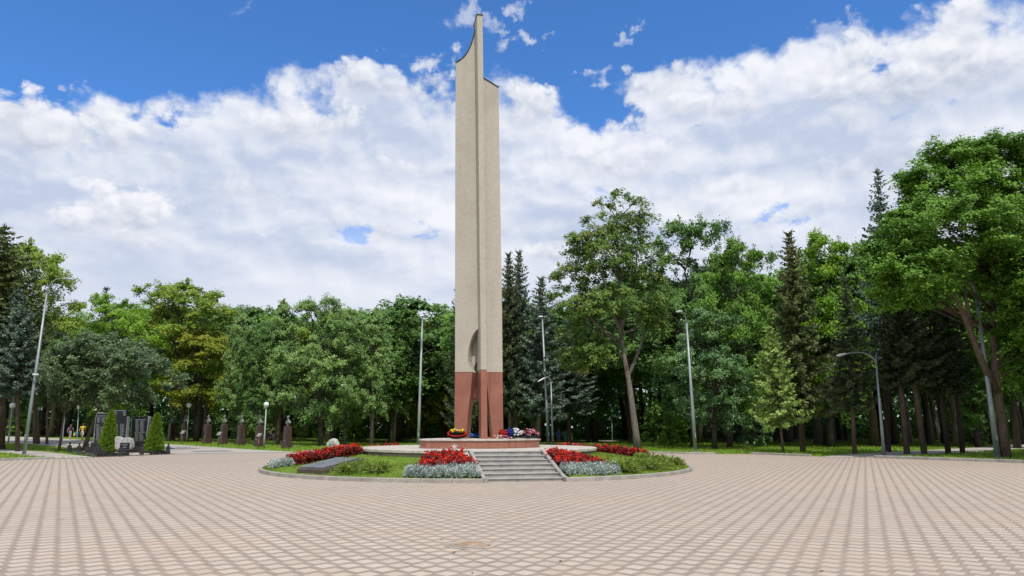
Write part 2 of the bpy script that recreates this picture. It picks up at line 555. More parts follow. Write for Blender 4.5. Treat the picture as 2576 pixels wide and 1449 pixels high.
# ------------------------------------------------------------------ ground materials
def plaza_material():
    """pale lozenge pavers with a brown lattice between them"""
    m_, q, b = new_mat('lozenge pavers')
    tco = q.n('ShaderNodeTexCoord').outputs['Object']
    x, y, z = q.sep(tco)
    ca, sa = math.cos(R(3.0)), math.sin(R(3.0))
    u = q.m('ADD', q.m('MULTIPLY', x, ca), q.m('MULTIPLY', y, sa))      # across
    v = q.m('SUBTRACT', q.m('MULTIPLY', y, ca), q.m('MULTIPLY', x, sa))  # away
    w, s = 0.292, 0.258
    fu, fv = q.m('DIVIDE', u, w), q.m('DIVIDE', v, 2 * s)

    def dia(off):
        a, c = q.m('ADD', fu, off), q.m('ADD', fv, off)
        du = q.m('ABSOLUTE', q.m('SUBTRACT', q.m('FRACT', a), 0.5))
        dv = q.m('ABSOLUTE', q.m('SUBTRACT', q.m('FRACT', c), 0.5))
        d = q.m('ADD', q.m('MULTIPLY', du, 2 / 0.94), q.m('MULTIPLY', dv, 2 / 0.53))
        cell = q.xyz(q.m('FLOOR', a), q.m('FLOOR', c), off)
        return d, cell
    d1, c1 = dia(0.0)
    d2, c2 = dia(0.5)
    first = q.m('LESS_THAN', d1, d2)
    d = q.m('MINIMUM', d1, d2)
    mv = q.n('ShaderNodeMix', data_type='VECTOR')
    q.put(mv.inputs[0], first)
    q.put(mv.inputs[4], c2)
    q.put(mv.inputs[5], c1)
    wn = q.n('ShaderNodeTexWhiteNoise', noise_dimensions='3D')
    q.put(wn.inputs[0], mv.outputs[1])
    pale = q.m('LESS_THAN', d, 1.0)
    joint = q.m('MULTIPLY', q.ss(d, 0.955, 0.99), q.ss(d, 1.05, 1.01))
    n1 = q.noise(tco, 0.35, 5.0, 0.6)
    n2 = q.noise(tco, 2.2, 6.0, 0.65)
    n3 = q.noise(tco, 45.0, 3.0, 0.6)
    cp = q.mix(wn.outputs[0], (0.455, 0.374, 0.285), (0.525, 0.442, 0.346))
    cb = q.mix(q.ss(n2, 0.3, 0.7), (0.255, 0.200, 0.158), (0.325, 0.258, 0.205))
    c = q.mix(pale, cb, cp)
    c = q.mix(q.m('MULTIPLY', joint, 0.45), c, (0.12, 0.10, 0.085))
    c = q.mix(q.m('MULTIPLY', q.ss(n1, 0.46, 0.74), 0.36), c, (0.47, 0.325, 0.225))   # ochre dust
    c = q.mix(q.m('MULTIPLY', q.ss(n2, 0.62, 0.78), 0.30), c, (0.36, 0.27, 0.205))
    c = q.mix(q.m('MULTIPLY', q.ss(n3, 0.35, 0.75), 0.16), c, (0.62, 0.56, 0.50))
    n0 = q.noise(tco, 0.07, 3.0, 0.55)
    c = q.mix(q.m('MULTIPLY', q.ss(n0, 0.38, 0.68), 0.24), c, (0.30, 0.255, 0.22))
    q.put(b.inputs['Base Color'], c)
    b.inputs['Roughness'].default_value = 0.82
    b.inputs['Specular IOR Level'].default_value = 0.3
    bp = q.n('ShaderNodeBump')
    bp.inputs['Strength'].default_value = 0.35
    bp.inputs['Distance'].default_value = 0.006
    q.put(bp.inputs['Height'], q.m('ADD', q.m('MULTIPLY', joint, -1.0), q.m('MULTIPLY', n3, 0.6)))
    q.put(b.inputs['Normal'], bp.outputs[0])
    return m_


def lawn_material(name, dry=0.3):
    m_, q, b = new_mat(name)
    tco = q.n('ShaderNodeTexCoord').outputs['Object']
    n1 = q.noise(tco, 0.28, 5.0, 0.6)
    n2 = q.noise(tco, 3.0, 6.0, 0.7)
    n3 = q.noise(tco, 26.0, 3.0, 0.7)
    c = q.mix(q.ss(n2, 0.25, 0.75), (0.105, 0.190, 0.020), (0.20, 0.325, 0.038))
    c = q.mix(q.m('MULTIPLY', q.ss(n3, 0.4, 0.75), 0.5), c, (0.21, 0.30, 0.045))
    c = q.mix(q.m('MULTIPLY', q.ss(n1, 0.52, 0.72), dry), c, (0.21, 0.17, 0.085))
    q.put(b.inputs['Base Color'], c)
    b.inputs['Roughness'].default_value = 0.95
    b.inputs['Specular IOR Level'].default_value = 0.1
    bp = q.n('ShaderNodeBump')
    bp.inputs['Strength'].default_value = 1.0
    bp.inputs['Distance'].default_value = 0.06
    q.put(bp.inputs['Height'], q.m('ADD', n2, n3))
    q.put(b.inputs['Normal'], bp.outputs[0])
    return m_


def slab_material(name, c, blk=1.2, c2=None, rough=0.75):
    """cast slabs with joints every blk metres and stains"""
    m_, q, b = new_mat(name)
    tco = q.n('ShaderNodeTexCoord').outputs['Object']
    br = q.n('ShaderNodeTexBrick')
    br.offset = 0.5
    q.put(br.inputs['Vector'], tco)
    br.inputs['Scale'].default_value = 1.0
    br.inputs['Brick Width'].default_value = blk
    br.inputs['Row Height'].default_value = blk * 0.5
    br.inputs['Mortar Size'].default_value = 0.012
    br.inputs['Color1'].default_value = (*c, 1)
    br.inputs['Color2'].default_value = (*(c2 or tuple(x * 0.88 for x in c)), 1)
    br.inputs['Mortar'].default_value = (*tuple(x * 0.5 for x in c), 1)
    nz = q.noise(tco, 0.7, 6.0, 0.65)
    cc = q.mix(q.m('MULTIPLY', q.ss(nz, 0.45, 0.75), 0.45), br.outputs[0], tuple(x * 0.62 for x in c))
    q.put(b.inputs['Base Color'], cc)
    b.inputs['Roughness'].default_value = rough
    return m_


M['plaza'] = plaza_material()
M['lawn'] = lawn_material('lawn soil and turf', 0.35)
M['mound'] = lawn_material('mound turf', 0.85)
M['path'] = slab_material('pale path slabs', (0.46, 0.42, 0.375), 2.4)
M['path_dark'] = basic('grey inlay paving', (0.21, 0.20, 0.20), 0.8, 0.15, 2.0)
M['kerb'] = basic('grey concrete kerb', (0.34, 0.32, 0.285), 0.85, 0.15, 2.5, bump=0.15)
M['step'] = basic('grey stone step', (0.335, 0.322, 0.298), 0.75, 0.12, 3.0, bump=0.12)
M['terrace'] = basic('speckled terrace paving', (0.50, 0.455, 0.385), 0.85, 0.16, 5.0, bump=0.15, bscale=60)
M['band'] = basic('weathered concrete band', (0.30, 0.265, 0.20), 0.9, 0.3, 2.0, bump=0.3)
M['soil'] = basic('dark bed soil', (0.075, 0.055, 0.04), 0.95, 0.3, 8.0, bump=0.5)

# ------------------------------------------------------------------ ground, plaza, paths
GX = [-1600, -700, -300, -160, -110] + [x for x in range(-84, -10, 4)] + [-6, 0, 10, 20, 30, 45, 60, 90, 160, 300, 700, 1600]
GY = [-300, -100, -30, 0, 20, 30, 38] + [44 + 1.5 * i for i in range(13)] + [70, 80, 95, 115, 150, 220, 400, 900, 2200]


def grid_ground():
    vs = [(x, y, height(x, y)) for y in GY for x in GX]
    n = len(GX)
    fs = [(j * n + i, j * n + i + 1, (j + 1) * n + i + 1, (j + 1) * n + i) for j in range(len(GY) - 1) for i in range(n - 1)]
    me = bpy.data.meshes.new('lawn')
    me.from_pydata(vs, [], fs)
    return tag(obj('lawn', me, M['lawn']), kind='structure')


def sheet(name, poly, dz, mat):
    bm = bmesh.new()
    bm.faces.new([bm.verts.new((p[0], p[1], 0)) for p in poly])
    for x in GX:
        bmesh.ops.bisect_plane(bm, geom=bm.verts[:] + bm.edges[:] + bm.faces[:], plane_co=(x, 0, 0), plane_no=(1, 0, 0))
    for y in GY:
        bmesh.ops.bisect_plane(bm, geom=bm.verts[:] + bm.edges[:] + bm.faces[:], plane_co=(0, y, 0), plane_no=(0, 1, 0))
    bmesh.ops.triangulate(bm, faces=bm.faces[:])
    for v in bm.verts:
        v.co.z = height(v.co.x, v.co.y) + dz
    bmesh.ops.recalc_face_normals(bm, faces=bm.faces[:])
    for f in bm.faces:
        if f.normal.z < 0:
            f.normal_flip()
    me = bpy.data.meshes.new(name)
    bm.to_mesh(me)
    bm.free()
    return tag(obj(name, me, mat), kind='structure')


def g2(*pp):
    return [tuple(G(*p)[:2]) for p in pp]


grid_ground()
plaza_poly = [(-75, -25), (75, -25), (75, 18)] + g2((2900, 1182), (2576, 1166), (2400, 1160), (2236, 1153), (2100, 1150), (1990, 1147), (1890, 1143), (1731, 1143),
              (1581, 1139.5), (1500, 1134), (1350, 1128), (1100, 1127), (912, 1132), (840, 1134.2), (760, 1138.3), (601, 1139.9), (425, 1143), (241, 1151), (165, 1154),
              (137, 1155), (0, 1159.7), (-150, 1164)) + [(-75, 30)]
sheet('plaza', plaza_poly, 0.012, M['plaza'])
path_polys = [
    g2((-200, 1086), (0, 1096), (228, 1107.5), (407, 1117), (560, 1127), (760, 1138.3), (601, 1139.9), (425, 1143), (300, 1147), (241, 1150.8), (205, 1130), (144, 1121), (0, 1113), (-200, 1105)),
    g2((-200, 1124), (0, 1130.5), (64, 1134.5), (120, 1137.5), (171, 1144), (238, 1151), (165, 1153.8), (137, 1154.8), (127, 1152.5), (74, 1147.5), (0, 1139.5), (-200, 1133)),
    g2((2060, 1150), (2236, 1152.6), (2300, 1147), (2400, 1140.5), (2507, 1134.5), (2576, 1130), (2700, 1122), (2700, 1114), (2576, 1119.5), (2490, 1124), (2380, 1131), (2290, 1135), (2236, 1138), (2130, 1144)),
    g2((480, 1106), (640, 1113.5), (730, 1117.5), (830, 1121.5), (900, 1123.5), (900, 1125), (835, 1123), (730, 1119.3), (640, 1115.3), (480, 1107.6)),
    g2((1430, 1121), (1500, 1113), (1560, 1108.5), (1560, 1106.5), (1480, 1110.5), (1400, 1118)),
]
for pp in path_polys:
    sheet('path', pp, 0.024, M['path'])
sheet('path_inlay', g2((478, 1137.6), (590, 1136.6), (566, 1134.4), (500, 1135)), 0.034, M['path_dark'])
sheet('path_inlay', g2((400, 1131.5), (482, 1130.6), (505, 1128.4), (428, 1128)), 0.034, M['path_dark'])
sheet('path_inlay', g2((60, 1106), (150, 1110), (160, 1109), (75, 1105.2)), 0.034, M['path_dark'])


def kerb(pts, w=0.16, h=0.13, name='kerb', mat=None, closed_gap=0.012):
    """row of kerb stones about a metre long"""
    mb = MB()
    for a, b in zip(pts[:-1], pts[1:]):
        a, b = Vector(a[:2]), Vector(b[:2])
        L = (b - a).length
        n = max(1, round(L / 1.0))
        d = (b - a).normalized()
        for i in range(n):
            p = a + d * (L * (i + 0.5) / n)
            z = height(p.x, p.y)
            mb.box((p.x, p.y, z + h / 2 - 0.05), (L / n - closed_gap, w, h + 0.1 + rnd.uniform(-.006, .006)), math.atan2(d.y, d.x), bevel=0.018)
    return tag(mb.build(name, mat or M['kerb']), kind='structure')


kerb(g2((-150, 1164), (0, 1159.4), (70, 1157.2), (137, 1154.9)))
kerb(g2((760, 1138.1), (840, 1134.2), (912, 1131.8)))
kerb(g2((1530, 1136.8), (1581, 1139.3), (1650, 1141), (1731, 1142.8), (1800, 1143)))
kerb(g2((1890, 1142.8), (1990, 1146.8), (2040, 1149)))
kerb(g2((2200, 1152.6), (2400, 1159.8), (2576, 1165.8), (2900, 1182)), 0.2, 0.16)

# ------------------------------------------------------------------ mound, stairs, terrace
C = Vector((-1.4, 29.9, 0))
RK, RP, ZP = 8.66, 4.92, 0.84                     # kerb radius, terrace radius, terrace height
S0 = Vector((0.39, 21.85, 0))
U = (Vector((C.x, C.y, 0)) - S0).normalized()     # up the stairs
V = Vector((U.y, -U.x, 0))                        # to the right along a step
ST_HALF = 1.2


def mound_z(r_):
    t = min(1.0, max(0.0, (RK - 0.12 - r_) / (RK - 0.12 - RP)))
    return 0.11 + (0.60 - 0.11) * (t ** 0.9)


def on_mound(px, py):
    dz = 0.3
    for _ in range(40):
        p = G(px, py, dz)
        dz = .5 * dz + .5 * mound_z((Vector((p.x, p.y, 0)) - C).length)
    return p


def stair_ab(x, y):
    d = Vector((x, y, 0)) - S0
    return d.dot(V), d.dot(U)


mb = MB()
NA, NR = 220, 16
vs, fs = [], []
for i in range(NR + 1):
    r_ = RK - 0.10 - (RK - 0.10 - RP + 0.15) * i / NR
    for j in range(NA):
        a = 2 * math.pi * j / NA
        wob = 0.025 * math.sin(5 * a + i) + 0.02 * math.sin(11 * a + 2.1 * i) if 0 < i < NR else 0
        mx, my = C.x + r_ * math.cos(a), C.y + r_ * math.sin(a)
        sa_, sb_ = stair_ab(mx, my)
        low = smooth(abs(sa_), 1.55, 1.15) * smooth(sb_, 2.6, 1.7)        # the stairs are let into the mound
        vs.append((mx, my, mound_z(r_) * (1 - low) - 0.12 * low + wob * (1 - low)))
for i in range(NR):
    for j in range(NA):
        w_ = (j + 1) % NA
        fs.append((i * NA + j, i * NA + w_, (i + 1) * NA + w_, (i + 1) * NA + j))
mb.add(vs, fs, 0, True)
tag(mb.build('mound', M['mound']), kind='structure')

# ring kerb with a gap for the stairs
mb = MB()
a_st = math.atan2(S0.y - C.y, S0.x - C.x)
gap = 1.30 / RK
NK = 54
for i in range(NK):
    a0 = a_st + gap + (2 * math.pi - 2 * gap) * i / NK
    a1 = a_st + gap + (2 * math.pi - 2 * gap) * (i + 1) / NK - 0.0012
    vs = []
    for a in (a0, (a0 + a1) / 2, a1):
        for r_, z in ((RK, -0.04), (RK, 0.125), (RK - 0.015, 0.14), (RK - 0.12, 0.14), (RK - 0.12, 0.0)):
            vs.append((C.x + r_ * math.cos(a), C.y + r_ * math.sin(a), z))
    fs = []
    for s_ in range(2):
        for q_ in range(4):
            fs.append((s_ * 5 + q_ + 1, s_ * 5 + q_, s_ * 5 + 5 + q_, s_ * 5 + 6 + q_))
    fs += [(0, 1, 2, 3, 4), (14, 13, 12, 11, 10)]
    mb.add(vs, fs)
tag(mb.build('kerb', M['kerb']), kind='structure')

stairs = empty('staircase', S0, 'grey stone stairs of seven steps up to the monument terrace', 'stairs')
NS, RISE, TREAD = 7, ZP / 7, 0.41
Rst = math.atan2(V.y, V.x)
for i in range(NS):
    mb = MB()
    b0 = TREAD * i
    cuts = [-ST_HALF] + sorted(-ST_HALF + 2 * ST_HALF * f for f in ((.40, .86), (.52,), (.18, .66), (.30, .74), (.45,), (.12, .58), (.36, .8))[i]) + [ST_HALF]
    for c0, c1 in zip(cuts[:-1], cuts[1:]):
        ctr = V * ((c0 + c1) / 2) + U * (b0 + 0.28)
        mb.box((ctr.x, ctr.y, RISE * (i + 0.5) - 0.02 + 0.02 * (i == 0)), (c1 - c0 - 0.007, 0.56, RISE + (0.04 if i else 0.0)), Rst, bevel=0.008)
    # shadow line: the tread slab oversails the riser a little
    mb.box((U * (b0 + 0.27)).to_tuple()[:2] + (RISE * (i + 1) - 0.012,), (2 * ST_HALF - 0.004, 0.60, 0.03), Rst, bevel=0.008)
    mb.build('step', M['step'], stairs)
for sgn in (-1, 1):
    mb = MB()
    a0 = V * (sgn * (ST_HALF + 0.003)) if sgn > 0 else V * (sgn * (ST_HALF + 0.123))
    prof = [(-0.36, 0.0), (-0.36, 0.145), (0.02, 0.155), (2.5, ZP + 0.035), (2.75, ZP + 0.035), (2.75, 0.0)]
    mb.prism([a0 + U * b_ + Vector((0, 0, z)) for b_, z in prof], V * 0.12)
    mb.build('flank', M['kerb'], stairs, bevel=0.012)
mb = MB()
a0 = V * (-ST_HALF - 0.14)
mb.prism([a0 + U * b_ + V * a_ + Vector((0, 0, z)) for a_, b_, z in ((0, 0.9, 0.30), (0, 2.6, 0.80), (-0.34, 2.6, 0.76), (-0.30, 1.5, 0.42))], (0, 0, -0.25))
mb.build('side_slab', M['terrace'], stairs)

terrace = empty('terrace', C, 'round pale speckled terrace with a thin overhanging edge on the mound', 'terrace')
mb = MB()
mb.lathe((0, 0, 0), [(RP - 0.02, ZP - 0.11), (RP, ZP - 0.10), (RP, ZP - 0.015), (RP - 0.015, ZP)], 120, sm=False)
mb.build('top_slab', M['terrace'], terrace)
mb = MB()
mb.lathe((0, 0, 0), [(RP - 0.12, 0.2), (RP - 0.12, ZP - 0.113)], 96, sm=True)
mb.build('base_band', M['band'], terrace)

# ------------------------------------------------------------------ monument
def concrete_material():
    m_, q, b = new_mat('rendered concrete')
    tco = q.n('ShaderNodeTexCoord').outputs['Object']
    n1 = q.noise(tco, 0.55, 6.0, 0.62)
    n2 = q.noise(tco, 9.0, 8.0, 0.7)
    n3 = q.noise(tco, 60.0, 2.0, 0.5)
    st = q.noise(q.vm('MULTIPLY', tco, (6.0, 6.0, 0.22)), 1.0, 5.0, 0.6)
    c = q.mix(q.ss(n2, 0.28, 0.72), (0.412, 0.374, 0.316), (0.500, 0.458, 0.394))
    c = q.mix(q.m('MULTIPLY', q.ss(n1, 0.42, 0.70), 0.42), c, (0.345, 0.308, 0.252))
    c = q.mix(q.m('MULTIPLY', q.ss(st, 0.52, 0.75), 0.26), c, (0.32, 0.285, 0.235))
    c = q.mix(q.m('MULTIPLY', q.ss(n3, 0.66, 0.74), 0.6), c, (0.62, 0.56, 0.46))     # pale chips
    c = q.mix(q.m('MULTIPLY', q.ss(n3, 0.34, 0.26), 0.5), c, (0.24, 0.21, 0.17))
    q.put(b.inputs['Base Color'], c)
    b.inputs['Roughness'].default_value = 0.9
    b.inputs['Specular IOR Level'].default_value = 0.2
    bp = q.n('ShaderNodeBump')
    bp.inputs['Strength'].default_value = 0.4
    bp.inputs['Distance'].default_value = 0.02
    q.put(bp.inputs['Height'], n2)
    q.put(b.inputs['Normal'], bp.outputs[0])
    return m_


def granite_material(name, veins=0.0):
    m_, q, b = new_mat(name)
    tco = q.n('ShaderNodeTexCoord').outputs['Object']
    n1 = q.noise(tco, 1.3, 6.0, 0.6)
    n2 = q.noise(tco, 40.0, 3.0, 0.6)
    st = q.noise(q.vm('MULTIPLY', tco, (7.0, 7.0, 0.5)), 1.0, 5.0, 0.6)
    c = q.mix(q.ss(n1, 0.3, 0.7), (0.250, 0.092, 0.062), (0.325, 0.130, 0.086))
    c = q.mix(q.m('MULTIPLY', q.ss(n2, 0.4, 0.8), 0.35), c, (0.40, 0.215, 0.16))
    c = q.mix(q.m('MULTIPLY', q.ss(st, 0.50, 0.70), 0.72), c, (0.205, 0.078, 0.060))
    if veins > 0:
        vo = q.n('ShaderNodeTexVoronoi', feature='DISTANCE_TO_EDGE')
        q.put(vo.inputs['Vector'], q.vm('ADD', tco, q.xyz(q.m('MULTIPLY', n1, 0.35), 0.0, q.m('MULTIPLY', n1, 0.5))))
        vo.inputs['Scale'].default_value = 3.2
        ln = q.m('MULTIPLY', q.ss(vo.outputs[0], 0.022, 0.004), q.ss(q.noise(tco, 2.0, 2.0, 0.5), 0.45, 0.6))
        c = q.mix(q.m('MULTIPLY', ln, veins), c, (0.55, 0.43, 0.36))
    q.put(b.inputs['Base Color'], c)
    b.inputs['Roughness'].default_value = 0.3
    b.inputs['Specular IOR Level'].default_value = 0.4
    return m_


M['concrete'] = concrete_material()
M['granite'] = granite_material('red granite')
M['granite_veined'] = granite_material('veined red granite', 0.55)
M['flashing'] = basic('dark roof flashing', (0.055, 0.05, 0.045), 0.6, 0.1, 3.0)
M['bronze'] = basic('pale metal', (0.50, 0.47, 0.42), 0.5, 0.1, 6.0, metal=0.2)

ZB = ZP + 0.34                                     # pedestal top
ped = empty('pedestal', C + Vector((0, 0, ZP)), 'low red granite pedestal with pale cracks under the monument', 'pedestal')
outl = [(-3.55, 27.75), (-3.3, 27.45), (-2.75, 27.3), (-1.9, 27.2), (-1.0, 27.25), (-0.2, 27.6), (0.5, 28.3), (1.14, 29.25), (1.0, 30.6), (0.3, 31.8), (-0.9, 32.5), (-2.2, 32.4), (-3.2, 31.6), (-3.7, 30.2), (-3.75, 28.8)]
lo = [Vector((x - C.x, y - C.y, 0.001)) for x, y in outl]
mb = MB()
mb.prism(lo, (0, 0, 0.29))
mb.build('granite_band', M['granite_veined'], ped, bevel=0.01)
mb = MB()
mb.prism([Vector((p.x * 1.018, p.y * 1.018, 0.292)) for p in lo], (0, 0, 0.048))
mb.build('top_slab', M['terrace'], ped, bevel=0.008)
# star on the front of the pedestal
mb = MB()
sc_ = P(1143, 1125, 27.2)
stp = []
for i in range(10):
    rr = 0.165 if i % 2 == 0 else 0.066
    t = math.pi / 2 + math.pi * i / 5
    stp.append(Vector((sc_.x + rr * math.cos(t) - C.x, 27.265 - C.y, sc_.z + rr * math.sin(t) * 0.8 - ZP + 0.02)))
mb.prism(stp, (0.0, -0.05, 0))
mb.build('star', M['bronze'], ped, bevel=0.006)

Fd = -U                                            # the fin points down the stairs
Gd = V
C0 = Vector((P(1207, 600, 30.0).x, 30.0, 0))
LD = Vector((-1.0, 0.30, 0)).normalized()          # wings sweep back a little
RD = Vector((1.0, 0.22, 0)).normalized()


def on_plane(px, py, p0, along):
    """point where a picture ray meets the upright plane through p0 along a direction"""
    d = pix_dir(px, py)
    n = Vector((along.y, -along.x, 0))
    o_ = Vector((0, 0, EYE))
    t = (p0 - o_).dot(n) / d.dot(n)
    return o_ + d * t


monument = empty('obelisk', C0, 'tall beige concrete obelisk of three upright slabs on red granite legs', 'monument')
monument.location.z = ZB
off = Vector((C0.x, C0.y, ZB))


def outline_part(name, px, along, thick, mat, p0=C0, zmin=None, bevel=0.012, push=0.0):
    n = Vector((-along.y, along.x, 0))
    if n.y < 0:
        n = -n
    pts = []
    for x, y in px:
        p = on_plane(x, y, p0 + n * push, along)
        if zmin is not None and p.z < zmin + 0.12:
            p.z = zmin
        pts.append(p - off)
    mb = MB()
    mb.prism(pts, n * thick)
    return mb.build(name, mat, monument, bevel=bevel)


ltop = [(1146, 158), (1152, 155.5), (1158, 151.5), (1164, 147), (1169, 142), (1174, 135.5), (1178.5, 128.5), (1182.5, 120.5), (1186.5, 111), (1190, 101), (1193, 90.5), (1195.3, 79), (1197, 66), (1198.3, 52), (1199, 39)]
LWp = ltop + [(1204, 39), (1206, 300), (1208, 620), (1209, 827), (1204.2, 827), (1200.5, 829), (1197, 832), (1193.4, 836.5), (1190, 842), (1187.8, 847), (1185.6, 853), (1183.2, 860), (1181, 868), (1178.6, 882), (1177.4, 896), (1177.8, 909), (1180.5, 921), (1184.4, 930), (1188.5, 936), (1144.3, 936), (1144.6, 700), (1145.2, 400)]
wl = outline_part('wing', LWp, LD, 0.50, M['concrete'])
tag(wl, label='left slab with a concave curved top and an arch cut at its foot')
RWp = [(1211, 194), (1220, 199.5), (1230, 205.5), (1242, 213), (1254.4, 220.3), (1256.6, 397), (1260.6, 617), (1263.3, 799), (1264.4, 936.5), (1213, 936.5)]
wr = outline_part('wing', RWp, RD, 0.50, M['concrete'])
tag(wr, label='right slab with a lower sloping top')


def coping(line, along, parent):
    n = Vector((-along.y, along.x, 0))
    if n.y < 0:
        n = -n
    pts = [on_plane(x, y, C0, along) - off for x, y in line]
    mb = MB()
    up = Vector((0, 0, 0.05))
    for a, b in zip(pts[:-1], pts[1:]):
        e = (b - a).normalized()
        nn = n.cross(e)
        if nn.z < 0:
            nn = -nn
        s0 = -n * 0.03
        mb.prism([a + s0 + nn * 0.002, b + s0 + nn * 0.002, b + s0 + nn * 0.045, a + s0 + nn * 0.045], n * 0.56)
    return mb.build('coping', M['flashing'], parent)


def coping_child(line, along, parent):
    c_ = coping(line, along, parent)
    return c_


coping_child(ltop, LD, wl)
coping_child(RWp[:5], RD, wr)

FL = 0.45                                           # how far the fin stands out
Fp = C0 + Fd * FL


def fin_pts(rows, width):
    """front face of the fin: (px of the left edge, py)"""
    res = []
    for px, py in rows:
        p = on_plane(px, py, Fp, Gd)
        res.append(p)
    return res


fw = 0.262
fl = fin_pts([(1200.2, 37), (1202.9, 264), (1206.3, 617), (1208.6, 800), (1209.4, 930)], fw)
mb = MB()
front = [p - off for p in fl] + [p + Gd * fw - off for p in reversed(fl)]
mb.prism(front, -Fd * 0.88)
fin = mb.build('fin', M['concrete'], monument, bevel=0.012)
mb = MB()
a_, b_ = fl[0] - off, fl[0] + Gd * fw - off
s0 = Fd * 0.03
mb.prism([a_ + s0 - Gd * .02 + Vector((0, 0, .002)), b_ + s0 + Gd * .02 + Vector((0, 0, .002)), b_ + s0 + Gd * .02 + Vector((0, 0, .05)), a_ + s0 - Gd * .02 + Vector((0, 0, .05))], -Fd * 1.1)
mb.build('coping', M['flashing'], fin)
fb = fin_pts([(1209.45, 930.4), (1210.0, 1015), (1210.8, 1104)], fw)
fb[-1].z = ZB + 0.002
mb = MB()
front = [p - off for p in fb] + [p + Gd * fw - off for p in reversed(fb)]
mb.prism(front, -Fd * 0.58)
mb.build('granite_leg', M['granite'], monument, bevel=0.01)
outline_part('granite_leg', [(1144.3, 936.4), (1188.5, 936.4), (1187.2, 953), (1182.7, 996.7), (1178, 1035), (1173, 1103), (1142.6, 1103), (1143.4, 1020)], LD, 0.50, M['granite'], zmin=ZB + 0.002)
outline_part('granite_leg', [(1216, 936.9), (1264.4, 936.9), (1265.2, 1020), (1266.4, 1104), (1238.3, 1104), (1225, 964), (1221, 955), (1216, 952)], RD, 0.50, M['granite'], zmin=ZB + 0.002)
outline_part('core', [(1183, 815), (1226, 815), (1226, 907), (1206, 907.5), (1200, 910), (1196, 915.5), (1193, 924), (1191, 938.5), (1183, 938.5)], Vector((1, 0, 0)), 0.5, M['concrete'], push=0.62)
outline_part('core_back', [(1190, 900), (1226, 900), (1226, 939), (1190, 939)], Vector((1, 0, 0)), 0.4, M['concrete'], push=0.95)
outline_part('granite_core', [(1188.6, 940), (1222, 940), (1222, 1022), (1208, 1014.5), (1189.2, 997.4)], Vector((1, 0, 0)), 0.42, M['granite'], push=0.66)

# ------------------------------------------------------------------ plants of the mound
NPR = np.random.default_rng(11)


def frames(nrm, rng):
    """two unit vectors across each normal, turned at random"""
    n = nrm / np.linalg.norm(nrm, axis=1, keepdims=True)
    r_ = rng.normal(size=n.shape)
    a = np.cross(n, r_)
    a /= np.linalg.norm(a, axis=1, keepdims=True) + 1e-9
    b = np.cross(n, a)
    return n, a, b


def leaf_quads(pos, nrm, ln, wd, rng):
    """lozenge leaves, length ln and width wd (arrays)"""
    n, a, b = frames(nrm, rng)
    ln, wd = np.asarray(ln)[:, None], np.asarray(wd)[:, None]
    return np.stack([pos - a * ln * .5, pos + b * wd * .5 - a * ln * .08, pos + a * ln * .5, pos - b * wd * .5 - a * ln * .08], axis=1)


def blades(pos, dirv, ln, wd, rng):
    """long pointed triangles as quads from a base along a direction"""
    d = dirv / np.linalg.norm(dirv, axis=1, keepdims=True)
    s_ = np.cross(d, rng.normal(size=d.shape))
    s_ /= np.linalg.norm(s_, axis=1, keepdims=True) + 1e-9
    ln, wd = np.asarray(ln)[:, None], np.asarray(wd)[:, None]
    mid = pos + d * ln * .55
    return np.stack([pos, mid + s_ * wd * .5, pos + d * ln, mid - s_ * wd * .5], axis=1)


def surf_z(x, y):
    r_ = math.hypot(x - C.x, y - C.y)
    return mound_z(r_) if r_ < RK else height(x, y)


def bed(name, label, cat, spots, kindp, hgt, group):
    """spots: (x, y) of every plant"""
    spots = [q for q in spots if math.hypot(q[0] - C.x, q[1] - C.y) < RK - .30]
    root = empty(name, (spots[0][0], spots[0][1], surf_z(*spots[0])), label, cat, group)
    o0 = np.array(root.location)
    rng = np.random.default_rng(len(spots) * 7 + 3)
    Vs, Ts, Vp, Tp = [], [], [], []
    for (x, y) in spots:
        z = surf_z(x, y)
        b = np.array([x, y, z]) - o0
        h = hgt * rng.uniform(.75, 1.2)
        if kindp == 'red':
            n = 95
            q = rng.normal(size=(n, 3)) * np.array([.105, .105, 0]) + b
            q[:, 2] += rng.uniform(.03, .92, n) * h
            nr = rng.normal(size=(n, 3)) * .8 + np.array([0, -.3, .7])
            Vs.append(leaf_quads(q, nr, rng.uniform(.065, .135, n), rng.uniform(.04, .07, n), rng))
            Ts.append(rng.uniform(0, 1, n))
            m = rng.integers(3, 7)
            c = rng.normal(size=(m, 3)) * np.array([.10, .10, 0]) + b
            c[:, 2] += rng.uniform(.5, 1.02, m) * h
            pp = np.repeat(c, 7, axis=0) + rng.normal(size=(m * 7, 3)) * .026
            Vp.append(leaf_quads(pp, rng.normal(size=(m * 7, 3)) + np.array([0, -.5, .6]), rng.uniform(.045, .08, m * 7), rng.uniform(.035, .06, m * 7), rng))
            Tp.append(np.repeat(rng.uniform(0, 1, m), 7) * .8 + rng.uniform(0, .2, m * 7))
        else:
            n = 230
            d = rng.normal(size=(n, 3))
            d[:, 2] = np.abs(d[:, 2]) * .9 + .25
            d /= np.linalg.norm(d, axis=1, keepdims=True)
            q = b + d * np.array([.13, .13, h * .80]) * rng.uniform(.4, 1.0, (n, 1))
            Vs.append(blades(q, d + rng.normal(size=(n, 3)) * .45, rng.uniform(.06, .115, n), rng.uniform(.022, .04, n), rng))
            Ts.append(np.clip(rng.uniform(0, 1, n) * .8 + rng.uniform(-.1, .25), 0, 1))
    fm = quads_mesh('foliage', np.concatenate(Vs), np.concatenate(Ts))
    obj('foliage', fm, M['red_leaf'] if kindp == 'red' else M['dusty'], root)
    if kindp == 'red':
        obj('blossoms', quads_mesh('blossoms', np.concatenate(Vp), np.concatenate(Tp)), M['red_petal'], root)
    return root


